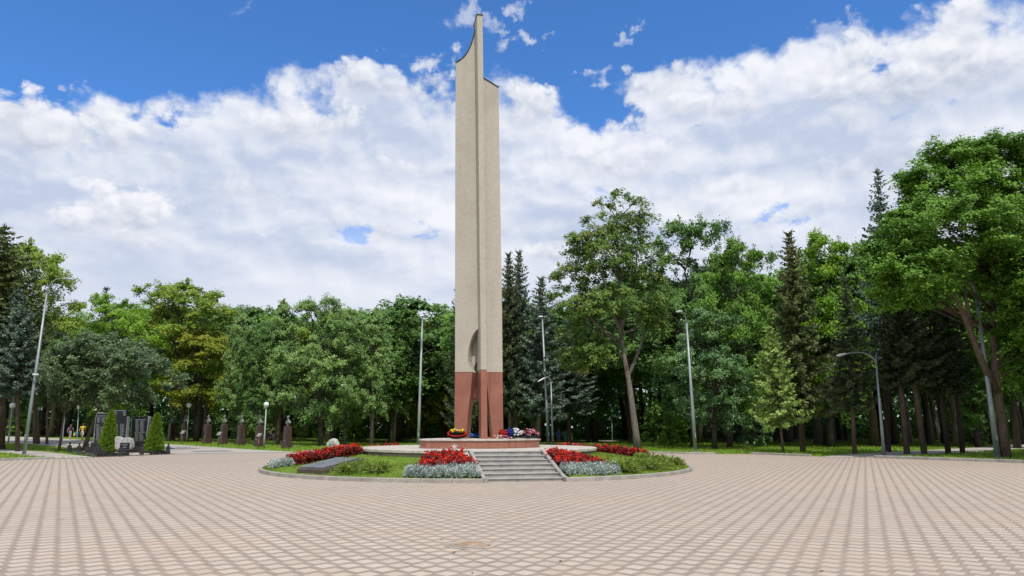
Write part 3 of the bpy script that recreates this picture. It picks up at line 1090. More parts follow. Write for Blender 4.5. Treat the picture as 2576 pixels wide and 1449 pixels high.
def stair_spots(quad, n, seed):
    """points spread in a quadrilateral given in stair coordinates"""
    r2 = random.Random(seed)
    res = []
    (a0, b0), (a1, b1), (a2, b2), (a3, b3) = quad
    tries = 0
    while len(res) < n and tries < 4000:
        tries += 1
        s_, t_ = r2.random(), r2.random()
        a = (a0 * (1 - s_) + a1 * s_) * (1 - t_) + (a3 * (1 - s_) + a2 * s_) * t_
        b = (b0 * (1 - s_) + b1 * s_) * (1 - t_) + (b3 * (1 - s_) + b2 * s_) * t_
        p = S0 + V * a + U * b
        if all((p.x - x) ** 2 + (p.y - y) ** 2 > 0.15 ** 2 for x, y in res):
            res.append((p.x, p.y))
    return res


def ray_spots(p, q, half, n, seed):
    r2 = random.Random(seed)
    d = Vector((q[0] - p[0], q[1] - p[1], 0))
    nrm = Vector((-d.y, d.x, 0)).normalized()
    res = []
    tries = 0
    while len(res) < n and tries < 4000:
        tries += 1
        x = Vector((p[0], p[1], 0)) + d * r2.random() + nrm * r2.uniform(-half, half)
        if all((x.x - a) ** 2 + (x.y - b) ** 2 > 0.15 ** 2 for a, b in res):
            res.append((x.x, x.y))
    return res


RB, SB = 'beds of red flowers on the mound', 'silver leaved edgings on the mound'
bed('flower_bed', 'bed of red flowers with dark leaves left of the stairs, above silver foliage', 'flower bed',
    stair_spots([(-3.1, 1.0), (-1.45, 1.0), (-1.62, 3.1), (-2.5, 3.1)], 84, 1), 'red', 0.36, RB)
bed('flower_bed', 'bed of red flowers with dark leaves against the right side of the stairs', 'flower bed',
    stair_spots([(1.5, 1.0), (3.0, 1.25), (1.95, 3.0), (1.38, 3.0)], 74, 2), 'red', 0.38, RB)
bed('silver_edging', 'clump of silver grey foliage at the foot of the left red flower bed', 'bedding plants',
    stair_spots([(-3.6, .32), (-1.45, .10), (-1.45, 1.05), (-3.35, 1.15)], 84, 3), 'silver', 0.33, SB)
bed('silver_edging', 'clump of silver grey foliage right of the stairs below the red flowers', 'bedding plants',
    stair_spots([(1.5, .12), (3.3, .38), (3.25, 1.25), (1.5, 1.0)], 72, 4), 'silver', 0.33, SB)
def radial(ang, r_):
    p = C + Vector((math.cos(R(ang)), math.sin(R(ang)), 0)) * r_
    return (p.x, p.y)


bed('flower_bed', 'long radial strip of red flowers running up the left side of the mound', 'flower bed', ray_spots(radial(206, 7.5), radial(203.5, 5.1), .36, 78, 5), 'red', 0.40, RB)
bed('silver_edging', 'small clump of silver grey foliage at the left end of the mound', 'bedding plants', ray_spots(radial(206, 7.6), radial(206, 8.4), .46, 36, 6), 'silver', 0.32, SB)
bed('flower_bed', 'strip of red flowers running down the right side of the mound behind the junipers', 'flower bed', ray_spots(radial(9, 5.1), radial(9, 7.3), .32, 52, 7), 'red', 0.36, RB)
for ang, lab in ((143, 'low strip of red flowers behind the left edge of the terrace'), (38, 'low strip of red flowers behind the right edge of the terrace')):
    d_ = Vector((math.cos(R(ang)), math.sin(R(ang)), 0))
    a_, b_ = C + d_ * (RP + .15), C + d_ * 7.3
    bed('flower_bed', lab, 'flower bed', ray_spots((a_.x, a_.y), (b_.x, b_.y), .34, 46, 8 + ang), 'red', 0.34, RB)


def juniper(label, x, y, rx, ry, h, seed, loose=1.0):
    rng = np.random.default_rng(seed)
    root = empty('juniper', (x, y, surf_z(x, y)), label, 'shrub', 'spreading junipers on the mound')
    Vs, Ts = [], []
    wood = MB()
    n = int(30 * loose * (rx + ry) * 2)
    for _ in range(n):
        t = rng.uniform(0, 2 * math.pi)
        rr = rng.uniform(.15, 1) ** .6
        ex, ey = math.cos(t) * rx * rr, math.sin(t) * ry * rr
        gz = surf_z(x + ex, y + ey) - surf_z(x, y)
        tip = np.array([ex, ey, gz + h * rng.uniform(.45, 1.05) * (1.1 - .45 * rr)])
        base = np.array([ex * .25, ey * .25, .03])
        mid = (base + tip) / 2 + np.array([0, 0, h * .12])
        wood.tube([base, mid, tip], [.012, .008, .003], 4, sm=False)
        m = 26
        u = rng.uniform(.25, 1.0, m)[:, None]
        pos = base * (1 - u) ** 2 + 2 * mid * u * (1 - u) + tip * u * u
        d = (tip - base)[None, :] / np.linalg.norm(tip - base) + rng.normal(size=(m, 3)) * .75 + np.array([0, 0, .15])
        Vs.append(blades(pos, d, rng.uniform(.07, .15, m), rng.uniform(.018, .035, m), rng))
        Ts.append(np.clip(rng.uniform(0, .7, m) + u[:, 0] * .3, 0, 1))
    wood.build('stem', M['bark_brown'], root)
    obj('foliage', quads_mesh('foliage', np.concatenate(Vs), np.concatenate(Ts)), M['juniper'], root)
    return root


for i, (px, py, rx, ry, h, lab) in enumerate((
        (848, 1197, .62, .55, .36, 'sparse green juniper in front of the dark memorial slab'),
        (945, 1189, .62, .5, .36, 'sparse green juniper in the middle of the left lawn of the mound'),
        (905, 1178, .35, .3, .22, 'smallest juniper tuft beside the end of the memorial slab'),
        (1572, 1189, .72, .55, .34, 'spreading green juniper nearest to the right silver foliage'),
        (1608, 1195, .62, .5, .36, 'low green juniper by the front kerb of the mound'),
        (1640, 1183, .75, .65, .34, 'dense green juniper in the middle of the right hand juniper group'),
        (1672, 1180, .62, .6, .34, 'green juniper reaching towards the right end of the mound'),
        (1640, 1163, .7, .6, .34, 'green juniper beside the end of the right red strip'),
        (1690, 1170, .65, .6, .36, 'outermost green juniper with long shoots over the right kerb'))):
    p = on_mound(px, py)
    v_ = Vector((p.x - C.x, p.y - C.y, 0))
    p = C + v_.normalized() * min(v_.length, RK - .22 - ry * .95)
    juniper(lab, p.x, p.y, rx, ry, h, 100 + i, 0.62 if px < 1000 else 1.0)

# inscribed slab on the mound
M['slab_dark'] = basic('polished dark stone', (0.115, 0.12, 0.13), 0.25, 0.3, 2.2, spec=0.6)
M['slab_base'] = basic('brown stone base', (0.095, 0.075, 0.066), 0.6, 0.2, 3.0)
M['letters'] = basic('pale cut letters', (0.24, 0.24, 0.24), 0.7, 0.1, 9.0)
pa = Vector((-6.6, 23.35, 0))
sd = Vector((.55, .835, 0)).normalized()
slab_len, slab_w = 1.9, 1.2
z0, z1 = surf_z(pa.x, pa.y), surf_z(pa.x + sd.x * slab_len, pa.y + sd.y * slab_len)
root = empty('memorial_slab', (pa.x, pa.y, z0), 'dark polished memorial slab lying aslant on a brown stone base on the mound', 'memorial slab', rz=math.atan2(sd.y, sd.x))
tilt = -math.atan2(z1 - z0 + 0.03, slab_len)
RotS = Matrix.Rotation(tilt, 3, 'Y')
mb = MB()
mb.box(RotS @ Vector((slab_len / 2, 0, 0.045)), (slab_len, slab_w, 0.24), rot=RotS, bevel=0.015)
mb.build('base', M['slab_base'], root)
mb = MB()
mb.box(RotS @ Vector((slab_len / 2 - .06, 0, 0.192)), (slab_len - .28, slab_w - .1, 0.055), rot=RotS, bevel=0.012)
mb.build('plate', M['slab_dark'], root)
mb = MB()
for r_ in range(9):
    for c_ in range(7):
        if rnd.random() < .8:
            mb.box(RotS @ Vector((0.28 + r_ * .16, -.42 + c_ * .14, 0.2205)), (.04, rnd.uniform(.07, .12), .004), rot=RotS)
mb.build('inscription', M['letters'], root)

# ------------------------------------------------------------------ grass blades
def inside(poly, x, y):
    r_ = np.zeros(len(x), bool)
    n = len(poly)
    for i in range(n):
        (xa, ya), (xb, yb) = poly[i][:2], poly[(i + 1) % n][:2]
        cnd = ((ya > y) != (yb > y)) & (x < (xb - xa) * (y - ya) / (yb - ya + 1e-12) + xa)
        r_ ^= cnd
    return r_


def grass_mesh(name, x, y, zf, ln, wd, rng, lean=.45):
    n = len(x)
    pos = np.stack([x, y, zf], axis=1)
    d = rng.normal(size=(n, 3)) * lean
    d[:, 2] = 1.0
    return quads_mesh(name, blades(pos, d, rng.uniform(.6, 1.3, n) * ln, rng.uniform(.7, 1.3, n) * wd, rng), rng.uniform(0, 1, n) ** 1.1)


rng = np.random.default_rng(5)
n = 60000
rr = np.sqrt(rng.uniform(RP ** 2, (RK - .14) ** 2, n))
aa = rng.uniform(0, 2 * math.pi, n)
gx, gy = C.x + rr * np.cos(aa), C.y + rr * np.sin(aa)
aS = (gx - S0.x) * V.x + (gy - S0.y) * V.y
bS = (gx - S0.x) * U.x + (gy - S0.y) * U.y
keep = ~((np.abs(aS) < 1.6) & (bS < 3.2)) & ~((np.abs(aS) < 3.2) & (np.abs(aS) > 1.3) & (bS < 1.25)) & (gy < 36)
lx, ly = (gx - pa.x) * sd.x + (gy - pa.y) * sd.y, -(gx - pa.x) * sd.y + (gy - pa.y) * sd.x
keep &= ~((lx > -.05) & (lx < slab_len) & (np.abs(ly) < .63))
patch = np.sin(gx * 1.7 + 2.0 * np.sin(gy * 1.1)) * np.cos(gy * 1.9 + 1.3 * np.sin(gx * 0.8))
keep &= rng.uniform(0, 1, n) < np.clip(0.62 + 0.5 * patch, 0.12, 1)
bp_ = on_mound(1155, 1178)
keep &= np.hypot((gx - bp_.x - .0) / .55, (gy - bp_.y + .55) / .5) > 1
gx, gy, rr = gx[keep], gy[keep], rr[keep]
gz = np.array([mound_z(r_) for r_ in rr]) - .005
tag(obj('grass', grass_mesh('grass', gx, gy, gz, .075, .016, rng), M['grass_dry']), 'short sunlit grass with dry patches on the mound', 'grass', kind='stuff')

n = 130000
gx = rng.uniform(-62, 46, n)
gy = 30 + 50 * rng.uniform(0, 1, n) ** 1.25
bad = inside(plaza_poly, gx, gy)
for pp in path_polys:
    bad |= inside(pp, gx, gy)
bad |= np.abs(gx) > gy * .80 + 3
gx, gy = gx[~bad], gy[~bad]
gz = np.array([height(a, b) for a, b in zip(gx, gy)])
tag(obj('grass', grass_mesh('grass', gx, gy, gz, .15, .035, rng), M['grass']), 'green grass of the park lawns under the trees round the plaza', 'grass', kind='stuff')

# ------------------------------------------------------------------ wreaths on the pedestal
M['wreath_board'] = basic('black wreath board', (0.012, 0.012, 0.012), 0.6, 0.1, 4.0)
M['fl_red'] = basic('red paper flowers', (0.62, 0.025, 0.012), 0.7, 0.3, 25.0)
M['fl_yellow'] = basic('yellow paper flowers', (0.80, 0.62, 0.03), 0.7, 0.2, 25.0)
M['fl_white'] = basic('white paper flowers', (0.78, 0.77, 0.75), 0.7, 0.12, 25.0)
M['fl_pink'] = basic('pink paper flowers', (0.70, 0.20, 0.28), 0.7, 0.3, 25.0)
M['fl_blue'] = basic('blue paper flowers', (0.03, 0.06, 0.42), 0.7, 0.3, 25.0)
M['fl_orange'] = basic('orange paper flowers', (0.68, 0.14, 0.05), 0.7, 0.3, 25.0)
M['fl_green'] = basic('green leaves of wreath', (0.02, 0.06, 0.02), 0.7, 0.3, 25.0)
M['ribbon_blue'] = basic('blue ribbon', (0.02, 0.12, 0.45), 0.45, 0.2, 8.0)


def flower_head(mb, c, r_, seed):
    """a ruffled flower: two rings of cupped petals round a heart"""
    r2 = random.Random(seed)
    c = Vector(c)
    mb.ball(c, r_ * .5, 8, 5)
    for ring, (m, up, out_) in enumerate(((7, .15, .85), (6, .55, .55))):
        for i in range(m):
            t = 2 * math.pi * (i + r2.uniform(-.2, .2)) / m + ring * .4
            d = Vector((math.cos(t), math.sin(t), up)).normalized()
            s_ = Vector((-math.sin(t), math.cos(t), 0))
            u_ = d.cross(s_)
            p0, p1 = c + d * r_ * .2, c + d * r_ * (out_ + r2.uniform(.1, .25))
            w_ = r_ * .38
            m_ = (p0 + p1) / 2 + u_ * r_ * -.12
            mb.add([p0 - s_ * w_ * .5, p0 + s_ * w_ * .5, m_ + s_ * w_, p1 + s_ * w_ * .55 + u_ * -.1 * r_, p1 - s_ * w_ * .55 + u_ * -.1 * r_, m_ - s_ * w_], [(0, 1, 2, 5), (5, 2, 3, 4)], 0)


def wreath(label, px, py, dist, rx, ry, tiltdeg, groups, board=True, rz=0.0, lift=0.03):
    """groups: (part name, material, [(u, v) positions -1..1], flower radius)"""
    p = P(px, py, dist)
    root = empty('wreath', (p.x, dist, ZB), label, 'wreath', 'wreaths laid on the pedestal', rz)
    root.rotation_euler = (0, 0, rz)
    RT = Matrix.Rotation(R(tiltdeg), 3, 'X')
    base_h = math.sin(R(tiltdeg)) * ry + lift
    def at(u, v, up=0.0):
        return RT @ Vector((u * rx, v * ry, up)) + Vector((0, 0, base_h))
    if board:
        mb = MB()
        ring = [at(math.cos(2 * math.pi * i / 28), math.sin(2 * math.pi * i / 28), -.02) for i in range(28)]
        mb.prism(ring, RT @ Vector((0, 0, .03)))
        mb.build('board', M['wreath_board'], root)
    for gi, (nm, mat, pos, fr) in enumerate(groups):
        for i, (u, v) in enumerate(pos):
            mb = MB()
            flower_head(mb, at(u, v, .03 + fr * .6 + (.07 if abs(u) < .6 and abs(v) < .55 else 0)), fr * rnd.uniform(.85, 1.15), gi * 50 + i)
            mb.build(nm, mat, root)
    return root


ringp = [(math.cos(2 * math.pi * i / 22) * .86, math.sin(2 * math.pi * i / 22) * .82) for i in range(22)]
wreath('oval wreath with a red rim and yellow flowers in front of the left granite leg', 1149.5, 1096, 28.35, .40, .33, 24,
       [('rim_flower', M['fl_red'], ringp, .068), ('yellow_flower', M['fl_yellow'], [(-.52, .2), (-.28, .38), (.3, .05), (.55, .3), (-.42, -.1), (.52, 0)], .105),
        ('white_flower', M['fl_white'], [(-.05, .4), (.05, .2)], .075), ('pink_flower', M['fl_pink'], [(.15, .45), (-.1, .1)], .07), ('leaf_tuft', M['fl_green'], [(0, -.35), (-.3, -.4), (.3, -.35)], .06)])
tri = lambda u0, u1, m, s_: [(random.Random(s_ + i).uniform(u0, u1), random.Random(s_ + 77 + i).uniform(-.72, .72)) for i in range(m)]
wreath('wreath of red, blue and white flower blocks behind the right granite leg', 1284, 1091, 29.35, .50, .36, 30,
       [('red_flower', M['fl_red'], tri(-.9, -.35, 18, 1), .07), ('blue_flower', M['fl_blue'], tri(-.28, .15, 16, 2), .07), ('white_flower', M['fl_white'], tri(.2, .9, 20, 3), .075)], rz=.15)
wreath('wreath of white, pink and orange flowers at the right end of the pedestal', 1326, 1091, 29.7, .52, .34, 28,
       [('white_flower', M['fl_white'], tri(-.9, -.4, 10, 11) + [(-.75, .9), (-.65, .7)], .075), ('red_flower', M['fl_orange'], tri(-.9, -.2, 12, 12), .06), ('pink_flower', M['fl_pink'], tri(-.1, .9, 18, 13), .075), ('pale_flower', M['fl_white'], tri(.1, .95, 9, 14), .06)], rz=.15)
wreath('loose row of carnations lying between the middle leg and the wreaths', 1257, 1099, 28.2, .52, .10, 0,
       [('orange_carnation', M['fl_orange'], [(-.95, 0), (-.8, .6), (-.7, -.6), (-.55, .4), (-.5, -.5), (-.85, -.5)], .06), ('white_carnation', M['fl_white'], [(-.35, .5), (-.2, -.6), (-.1, .5), (.1, -.4), (.9, 0)], .058),
        ('pink_carnation', M['fl_pink'], [(.05, .4), (.25, 0), (.4, .5), (.5, -.5), (.65, .1), (.78, -.3)], .06)], board=False, rz=.12, lift=0.0)
# blue ribbon wreath behind the legs
p = P(1188, 1093, 31.2)
root = empty('ribbon_wreath', (p.x, 31.2, ZB), 'blue ribbon wreath lying behind the obelisk legs', 'wreath')
mb = MB()
for i in range(7):
    t = i / 6
    mb.tube([(-.45 + .1 * i, .05 * (i % 3), .04), (-.3 + .12 * i, -.1 + .03 * i, .14 + .05 * math.sin(i)), (-.1 + .1 * i, -.18, .06)], [.05, .06, .03], 6)
mb.build('ribbon', M['ribbon_blue'], root)
for i in range(9):
    mb = MB()
    flower_head(mb, (.22 + .07 * (i % 3), -.1 + .09 * (i // 3), .16 + .03 * (i % 2)), .07, 300 + i)
    mb.build('dark_flower', M['fl_blue'], root)
mb = MB()
mb.box((-.05, 0, .02), (1.0, .5, .035), .1)
mb.build('board', M['wreath_board'], root)

# ------------------------------------------------------------------ manhole cover
M['iron'] = basic('dusty iron', (0.40, 0.345, 0.28), 0.8, 0.2, 5.0, bump=0.3, c2=(0.27, 0.225, 0.18))
M['rust'] = basic('rusty dirt', (0.38, 0.28, 0.19), 0.95, 0.35, 14.0, bump=0.5, c2=(0.27, 0.18, 0.11))
pm = G(1184, 1369.5, .02)
root = empty('manhole_cover', (pm.x, pm.y, .012), 'round dusty manhole cover with rusty dirt set in the plaza', 'manhole cover')
mb = MB()
mb.lathe((0, 0, 0), [(.37, .002), (.37, .008), (.30, .009)], 48, sm=False)
mb.build('frame', M['iron'], root)
mb = MB()
mb.lathe((0, 0, 0), [(.285, .010), (.285, .016), (.275, .018)], 48, sm=False)
mb.build('lid', M['iron'], root)
mb = MB()
for i in range(60):
    t, r_ = rnd.uniform(0, 6.28), .25 * math.sqrt(rnd.random())
    cx_, cy_ = .02 + r_ * math.cos(t), r_ * math.sin(t) * .8 - .03
    s_ = rnd.uniform(.012, .05)
    m = 7
    mb.prism([Vector((cx_ + s_ * rnd.uniform(.5, 1.2) * 1.5 * math.cos(6.28 * j / m), cy_ + s_ * rnd.uniform(.5, 1.2) * math.sin(6.28 * j / m), .0185)) for j in range(m)], (0, 0, rnd.uniform(.002, .008)))
mb.build('dirt', M['rust'], root)

# ------------------------------------------------------------------ lamps
M['pole'] = basic('galvanised grey pole', (0.27, 0.30, 0.31), 0.45, 0.1, 1.5, metal=0.35)
M['pole_green'] = basic('greenish grey pole', (0.30, 0.35, 0.33), 0.5, 0.12, 1.5, metal=0.2)
M['lamp_grey'] = basic('grey lamp housing', (0.42, 0.44, 0.47), 0.4, 0.08, 3.0, metal=0.2)
M['lamp_white'] = basic('pale lamp housing', (0.62, 0.64, 0.66), 0.4, 0.06, 3.0)
M['lens'] = basic('milky lamp lens', (0.70, 0.71, 0.72), 0.2, 0.05, 3.0)
gm, q, b = new_mat('white opal globe')
b.inputs['Base Color'].default_value = (0.82, 0.83, 0.85, 1)
b.inputs['Roughness'].default_value = 0.18
b.inputs['Subsurface Weight'].default_value = 0.15
nz = q.noise(q.n('ShaderNodeTexCoord').outputs['Object'], 3.0, 4.0, 0.6)
q.put(b.inputs['Base Color'], q.mix(nz, (0.76, 0.77, 0.80), (0.86, 0.87, 0.88)))
M['globe'] = gm
gm, q, b = new_mat('cut glass globe')
b.inputs['Base Color'].default_value = (0.85, 0.88, 0.88, 1)
b.inputs['Roughness'].default_value = 0.12
b.inputs['Transmission Weight'].default_value = 0.6
bp = q.n('ShaderNodeBump')
bp.inputs['Strength'].default_value = 1.0
q.put(bp.inputs['Height'], q.noise(q.n('ShaderNodeTexCoord').outputs['Object'], 14.0, 3.0, 0.6))
q.put(b.inputs['Normal'], bp.outputs[0])
M['globe_glass'] = gm


def pole_tube(mb, a, b_, r0, r1):
    mb.tube([a, a + (b_ - a) * .33, a + (b_ - a) * .34, b_], [r0, r0 * .9, r0 * .82, r1], 12)


def arm_curve(a, tip, lift, n=8):
    """rises from the pole top and bends over to the lamp"""
    c = Vector((a.x * .85 + tip.x * .15, a.y * .85 + tip.y * .15, tip.z + lift))
    return [a * (1 - t) ** 2 + c * (2 * t * (1 - t)) + tip * t * t for t in [i / n for i in range(n + 1)]]


def lamp_head(root, tip, d, mat, ln=.7, w=.22):
    """flat oval luminaire on the arm end with its lens underneath"""
    d = d.normalized()
    s_ = d.cross(Vector((0, 0, 1))).normalized()
    u_ = s_.cross(d)
    mb = MB()
    vs, fs = [], []
    N_, K_ = 9, 10
    for i in range(N_):
        t = i / (N_ - 1)
        wd = w * .5 * (0.30 + .70 * math.sin(math.pi * min(1, .12 + t * .80)) ** .6)
        th = .085 * (0.5 + .5 * math.sin(math.pi * (.15 + .7 * t)))
        for j in range(K_):
            a = 2 * math.pi * j / K_
            vs.append(tip + d * (ln * (t - .08)) + s_ * (math.cos(a) * wd) + u_ * (math.sin(a) * th * (1.0 if math.sin(a) > 0 else .45)))
    for i in range(N_ - 1):
        for j in range(K_):
            k_ = (j + 1) % K_
            fs.append((i * K_ + j, i * K_ + k_, i * K_ + K_ + k_, i * K_ + K_ + j))
    fs += [tuple(range(K_ - 1, -1, -1)), tuple(range((N_ - 1) * K_, N_ * K_))]
    mb.add(vs, fs, 0, True)
    h = mb.build('lamp_head', mat, root)
    mb = MB()
    c = tip + d * (ln * .5) - u_ * .045
    mb.prism([c + d * (math.cos(6.283 * j / 16) * ln * .30) + s_ * (math.sin(6.283 * j / 16) * w * .34) for j in range(16)], -u_ * .02)
    mb.build('lens', M['lens'], h)
    return h


def street_lamp(label, base, top, tips, r0=.10, mat='pole', headmat='lamp_grey', lift=.25, gain=1.0, extras=True, ln=.75, w=.24):
    b0 = G(*base)
    root = empty('street_lamp', b0, label, 'street lamp', 'street lamps round the plaza')
    t0 = P(top[0], top[1], b0.y) - b0
    mb = MB()
    pole_tube(mb, Vector((0, 0, -.05)), t0, r0, r0 * .55)
    mb.build('pole', M[mat], root)
    if extras:
        mb = MB()
        mb.box((0, 0, .02), (.42, .42, .05), bevel=.01)
        for sx in (-1, 1):
            for sy in (-1, 1):
                mb.lathe((sx * .15, sy * .15, .045), [(.02, 0), (.02, .03)], 6)
        mb.build('base_plate', M[mat], root)
        mb = MB()
        mb.box((0.0, -r0 * .93, 1.1), (.10, .03, .32), bevel=.008)
        mb.build('service_door', M[mat], root)
    for (tx, ty, dd) in tips:
        tp = P(tx, ty, b0.y + dd) - b0
        mb = MB()
        pts = arm_curve(t0 - Vector((0, 0, .05)), tp, lift)
        mb.tube(pts, [r0 * .5 - r0 * .18 * i / (len(pts) - 1) for i in range(len(pts))], 8)
        mb.build('arm', M[mat], root)
        lamp_head(root, tp, (pts[-1] - pts[-2]), M[headmat], ln, w)
    return root


street_lamp('tall grey street lamp on the left grass island, arm reaching right', (60, 1145), (118, 738), [(160, 701, .1)], .105, lift=.15, ln=.74, w=.30)
street_lamp('tall thin street lamp seen end-on just left of the obelisk', (1052, 1126), (1062.5, 798), [(1061, 793, -1.2), (1068, 792, 1.0)], .135, 'pole_green', 'lamp_white', .3, w=.5)
street_lamp('tall grey street lamp right of the obelisk with its head towards the plaza', (1380.5, 1124), (1364, 800), [(1361, 796, -1.4)], .135, 'pole', 'lamp_white', .3, w=.5)
street_lamp('short street lamp with a curved arm standing close to a taller pole', (1391, 1124.5), (1386, 962), [(1369, 951.5, -.2)], .10, 'pole', 'lamp_white', .35, w=.34)
street_lamp('tall grey street lamp before the dense maples, arm bent to the left', (1750, 1136), (1727, 812), [(1712, 784, -1.0)], .135, 'pole', 'lamp_white', .2, w=.45)
street_lamp('street lamp with two curved arms in front of the dark spruces', (2224, 1147.5), (2204, 912), [(2126, 891, -.3), (2213, 899, 2.2)], .095, 'pole', 'lamp_white', .4, ln=.6, w=.28)
street_lamp('tall grey street lamp in front of the thick trunk at the right edge', (2510, 1153), (2455, 735), [(2414, 700, -.4)], .15, 'pole', 'lamp_white', .2)
street_lamp('faint street lamp deep between the dark trunks of the wood', (1541, 1109), (1536, 992), [(1521, 975, -.2)], .085, 'pole_green', 'lamp_white', .3, extras=False)
# camera box on the left pole
bp0 = G(60, 1145)
pc = P(85, 941, bp0.y - .25)
root = empty('surveillance_camera', pc, 'small white surveillance camera fixed to the left street lamp', 'camera')
mb = MB()
mb.box((.13, -.02, -.03), (.34, .11, .10), .35, bevel=.02)
mb.build('housing', M['lamp_white'], root)
mb = MB()
mb.tube([(-.02, .2, .02), (.02, .05, .0)], .025, 8)
mb.build('bracket', M['pole'], root)


def globe_lamp(label, base, ctr, rpx, glass=False):
    b0 = G(*base)
    root = empty('globe_lamp', b0, label, 'park lamp', 'globe lamps along the walk')
    g = P(ctr[0], ctr[1], b0.y) - b0
    r_ = rpx * px_m(b0.y)
    neck = g - Vector((0, 0, r_ * .95))
    mb = MB()
    mb.tube([Vector((0, 0, -.05)), neck * .32, neck * .33, neck], [.075, .07, .055, .05], 10)
    mb.build('pole', M['pole_green'], root)
    mb = MB()
    mb.lathe(neck - Vector((0, 0, .06)), [(.06, 0), (.14, .04), (.15, .12), (.11, .16)], 14)
    mb.build('collar', M['lamp_grey'], root)
    mb = MB()
    mb.ball(g, r_, 24, 14)
    mb.build('globe', M['globe_glass' if glass else 'globe'], root)


globe_lamp('white globe lamp at the left edge beside the walk', (20.8, 1113.4), (32, 1020), 6.6)
globe_lamp('smaller white globe lamp standing beyond the walk behind the tall lamp', (91.7, 1097), (99, 1027), 5.0)
globe_lamp('glassy globe lamp behind the slim forked tree', (154.5, 1119), (165.5, 1016.5), 5.6, True)
globe_lamp('pale globe lamp beside the man in the yellow shirt', (194, 1101), (198.4, 1024), 4.6)
globe_lamp('large white globe lamp right behind the tall black stele', (328, 1110), (335.4, 1014.5), 7.6)
globe_lamp('glassy globe lamp half hidden next to the large white globe', (317, 1104), (323.3, 1021), 5.2, True)
globe_lamp('white globe lamp beside the second bust from the black steles', (469.6, 1112.5), (475.6, 1019.5), 6.0)
globe_lamp('white globe lamp between the two nearest busts', (663.7, 1127.2), (670.2, 1017.5), 6.3)

# a few dry leaves on the paving
M['dry_leaf'] = basic('dry leaf', (0.20, 0.125, 0.07), 0.9, 0.3, 20.0)
lm = bpy.data.meshes.new('fallen_leaf')
lm.from_pydata([(-.05, 0, 0), (-.02, .028, .012), (.03, .022, .006), (.06, 0, .014), (.03, -.024, .010), (-.02, -.026, .004)], [], [(0, 1, 2, 3, 4, 5)])
lm.materials.append(M['dry_leaf'])
r4 = random.Random(12)
for i in range(22):
    yy = 7.5 + 14 * r4.random()
    o = bpy.data.objects.new('fallen_leaf', lm)
    col.objects.link(o)
    o.location = (r4.uniform(-.66, .66) * yy, yy if yy < 19 else 19, .02)
    o.rotation_euler = (0, 0, r4.uniform(0, 6.28))
    o.scale = (r4.uniform(.3, .7),) * 3
    tag(o, 'small dry brown leaf lying on the plaza paving', 'leaf', 'dry leaves on the paving')

# ------------------------------------------------------------------ black stele memorial
M['black'] = basic('polished black granite', (0.013, 0.014, 0.017), 0.3, 0.25, 3.0, spec=0.35)
M['black_matt'] = basic('black granite blocks', (0.028, 0.026, 0.028), 0.4, 0.3, 3.0)
M['brown_stone'] = basic('dark brown stone kerb', (0.095, 0.075, 0.068), 0.5, 0.25, 3.0)
M['rough_grey'] = basic('rough split stone', (0.20, 0.205, 0.21), 0.9, 0.3, 7.0, bump=0.8)
M['white_stone'] = basic('rough white stone', (0.40, 0.395, 0.375), 0.9, 0.25, 5.0, bump=1.0, bscale=14)
M['letters_grey'] = basic('engraved grey letters', (0.22, 0.225, 0.24), 0.6, 0.1, 9.0)

K0 = G(240, 1150.3)
K0.z = 0
eR = (G(425, 1142.6) - K0); eR.z = 0
eL = (G(174, 1139.2) - K0); eL.z = 0
mem = empty('memorial_platform', K0, 'low memorial platform with a black stone border and pale floor under the steles', 'platform')
mb = MB()
o0 = Vector((0, 0, 0))
mb.prism([o0 + (eR + eL) * .02, eR * .98 + eL * .02, eR * .98 + eL * .98, eR * .02 + eL * .98], (0, 0, .11))
mb.build('floor', M['path'], mem)
mb = MB()
for a_, b_ in ((o0, eR * .42), (eR * .66, eR), (o0, eL), (eL, eL + eR), (eR, eR + eL)):
    d = (b_ - a_)
    c = (a_ + b_) / 2
    mb.box((c.x, c.y, .10), (d.length - .01, .16, .24), math.atan2(d.y, d.x), bevel=.015)
mb.build('border', M['black_matt'], mem)
mb = MB()
c = eR * .54 - Vector((-eR.y, eR.x, 0)).normalized() * .12
mb.box((c.x, c.y, .05), (eR.length * .235, .45, .12), math.atan2(eR.y, eR.x), bevel=.015)
mb.build('entrance_step', M['terrace'], mem)
mb = MB()
d = eR.normalized()
nfr = Vector((d.y, -d.x, 0))
mb.prism([nfr * .12 - d * .1, eR + nfr * .12, eR + nfr * .5, nfr * .5 + d * .1], (0, 0, .04))
dl = eL.normalized()
mb.prism([o0 - dl * .0 + Vector((-dl.y, dl.x, 0)) * -.12, eL + Vector((-dl.y, dl.x, 0)) * -.12, eL + Vector((-dl.y, dl.x, 0)) * -.7, o0 + Vector((-dl.y, dl.x, 0)) * -.55], (0, 0, .038))
mb.build('apron', M['brown_stone'], mem)


def bollard(px, py, label):
    b0 = G(px, py, .11)
    b0.z = .11
    root = empty('bollard', b0, label, 'bollard', 'black bollards round the memorial')
    mb = MB()
    mb.box((0, 0, .19), (.21, .21, .38), Rst, bevel=.012)
    mb.build('post', M['black_matt'], root)
    mb = MB()
    mb.box((0, 0, .405), (.20, .20, .05), Rst, taper=.45)
    mb.build('cap', M['black_matt'], root)
    mb = MB()
    mb.lathe((0, 0, .43), [(.04, 0), (.03, .03), (.035, .045)], 10)
    mb.ball((0, 0, .53), .065, 14, 9)
    mb.build('ball', M['black'], root)


def c1(cx, cy):
    return cx * .17361, 958.35 + cy * .17361


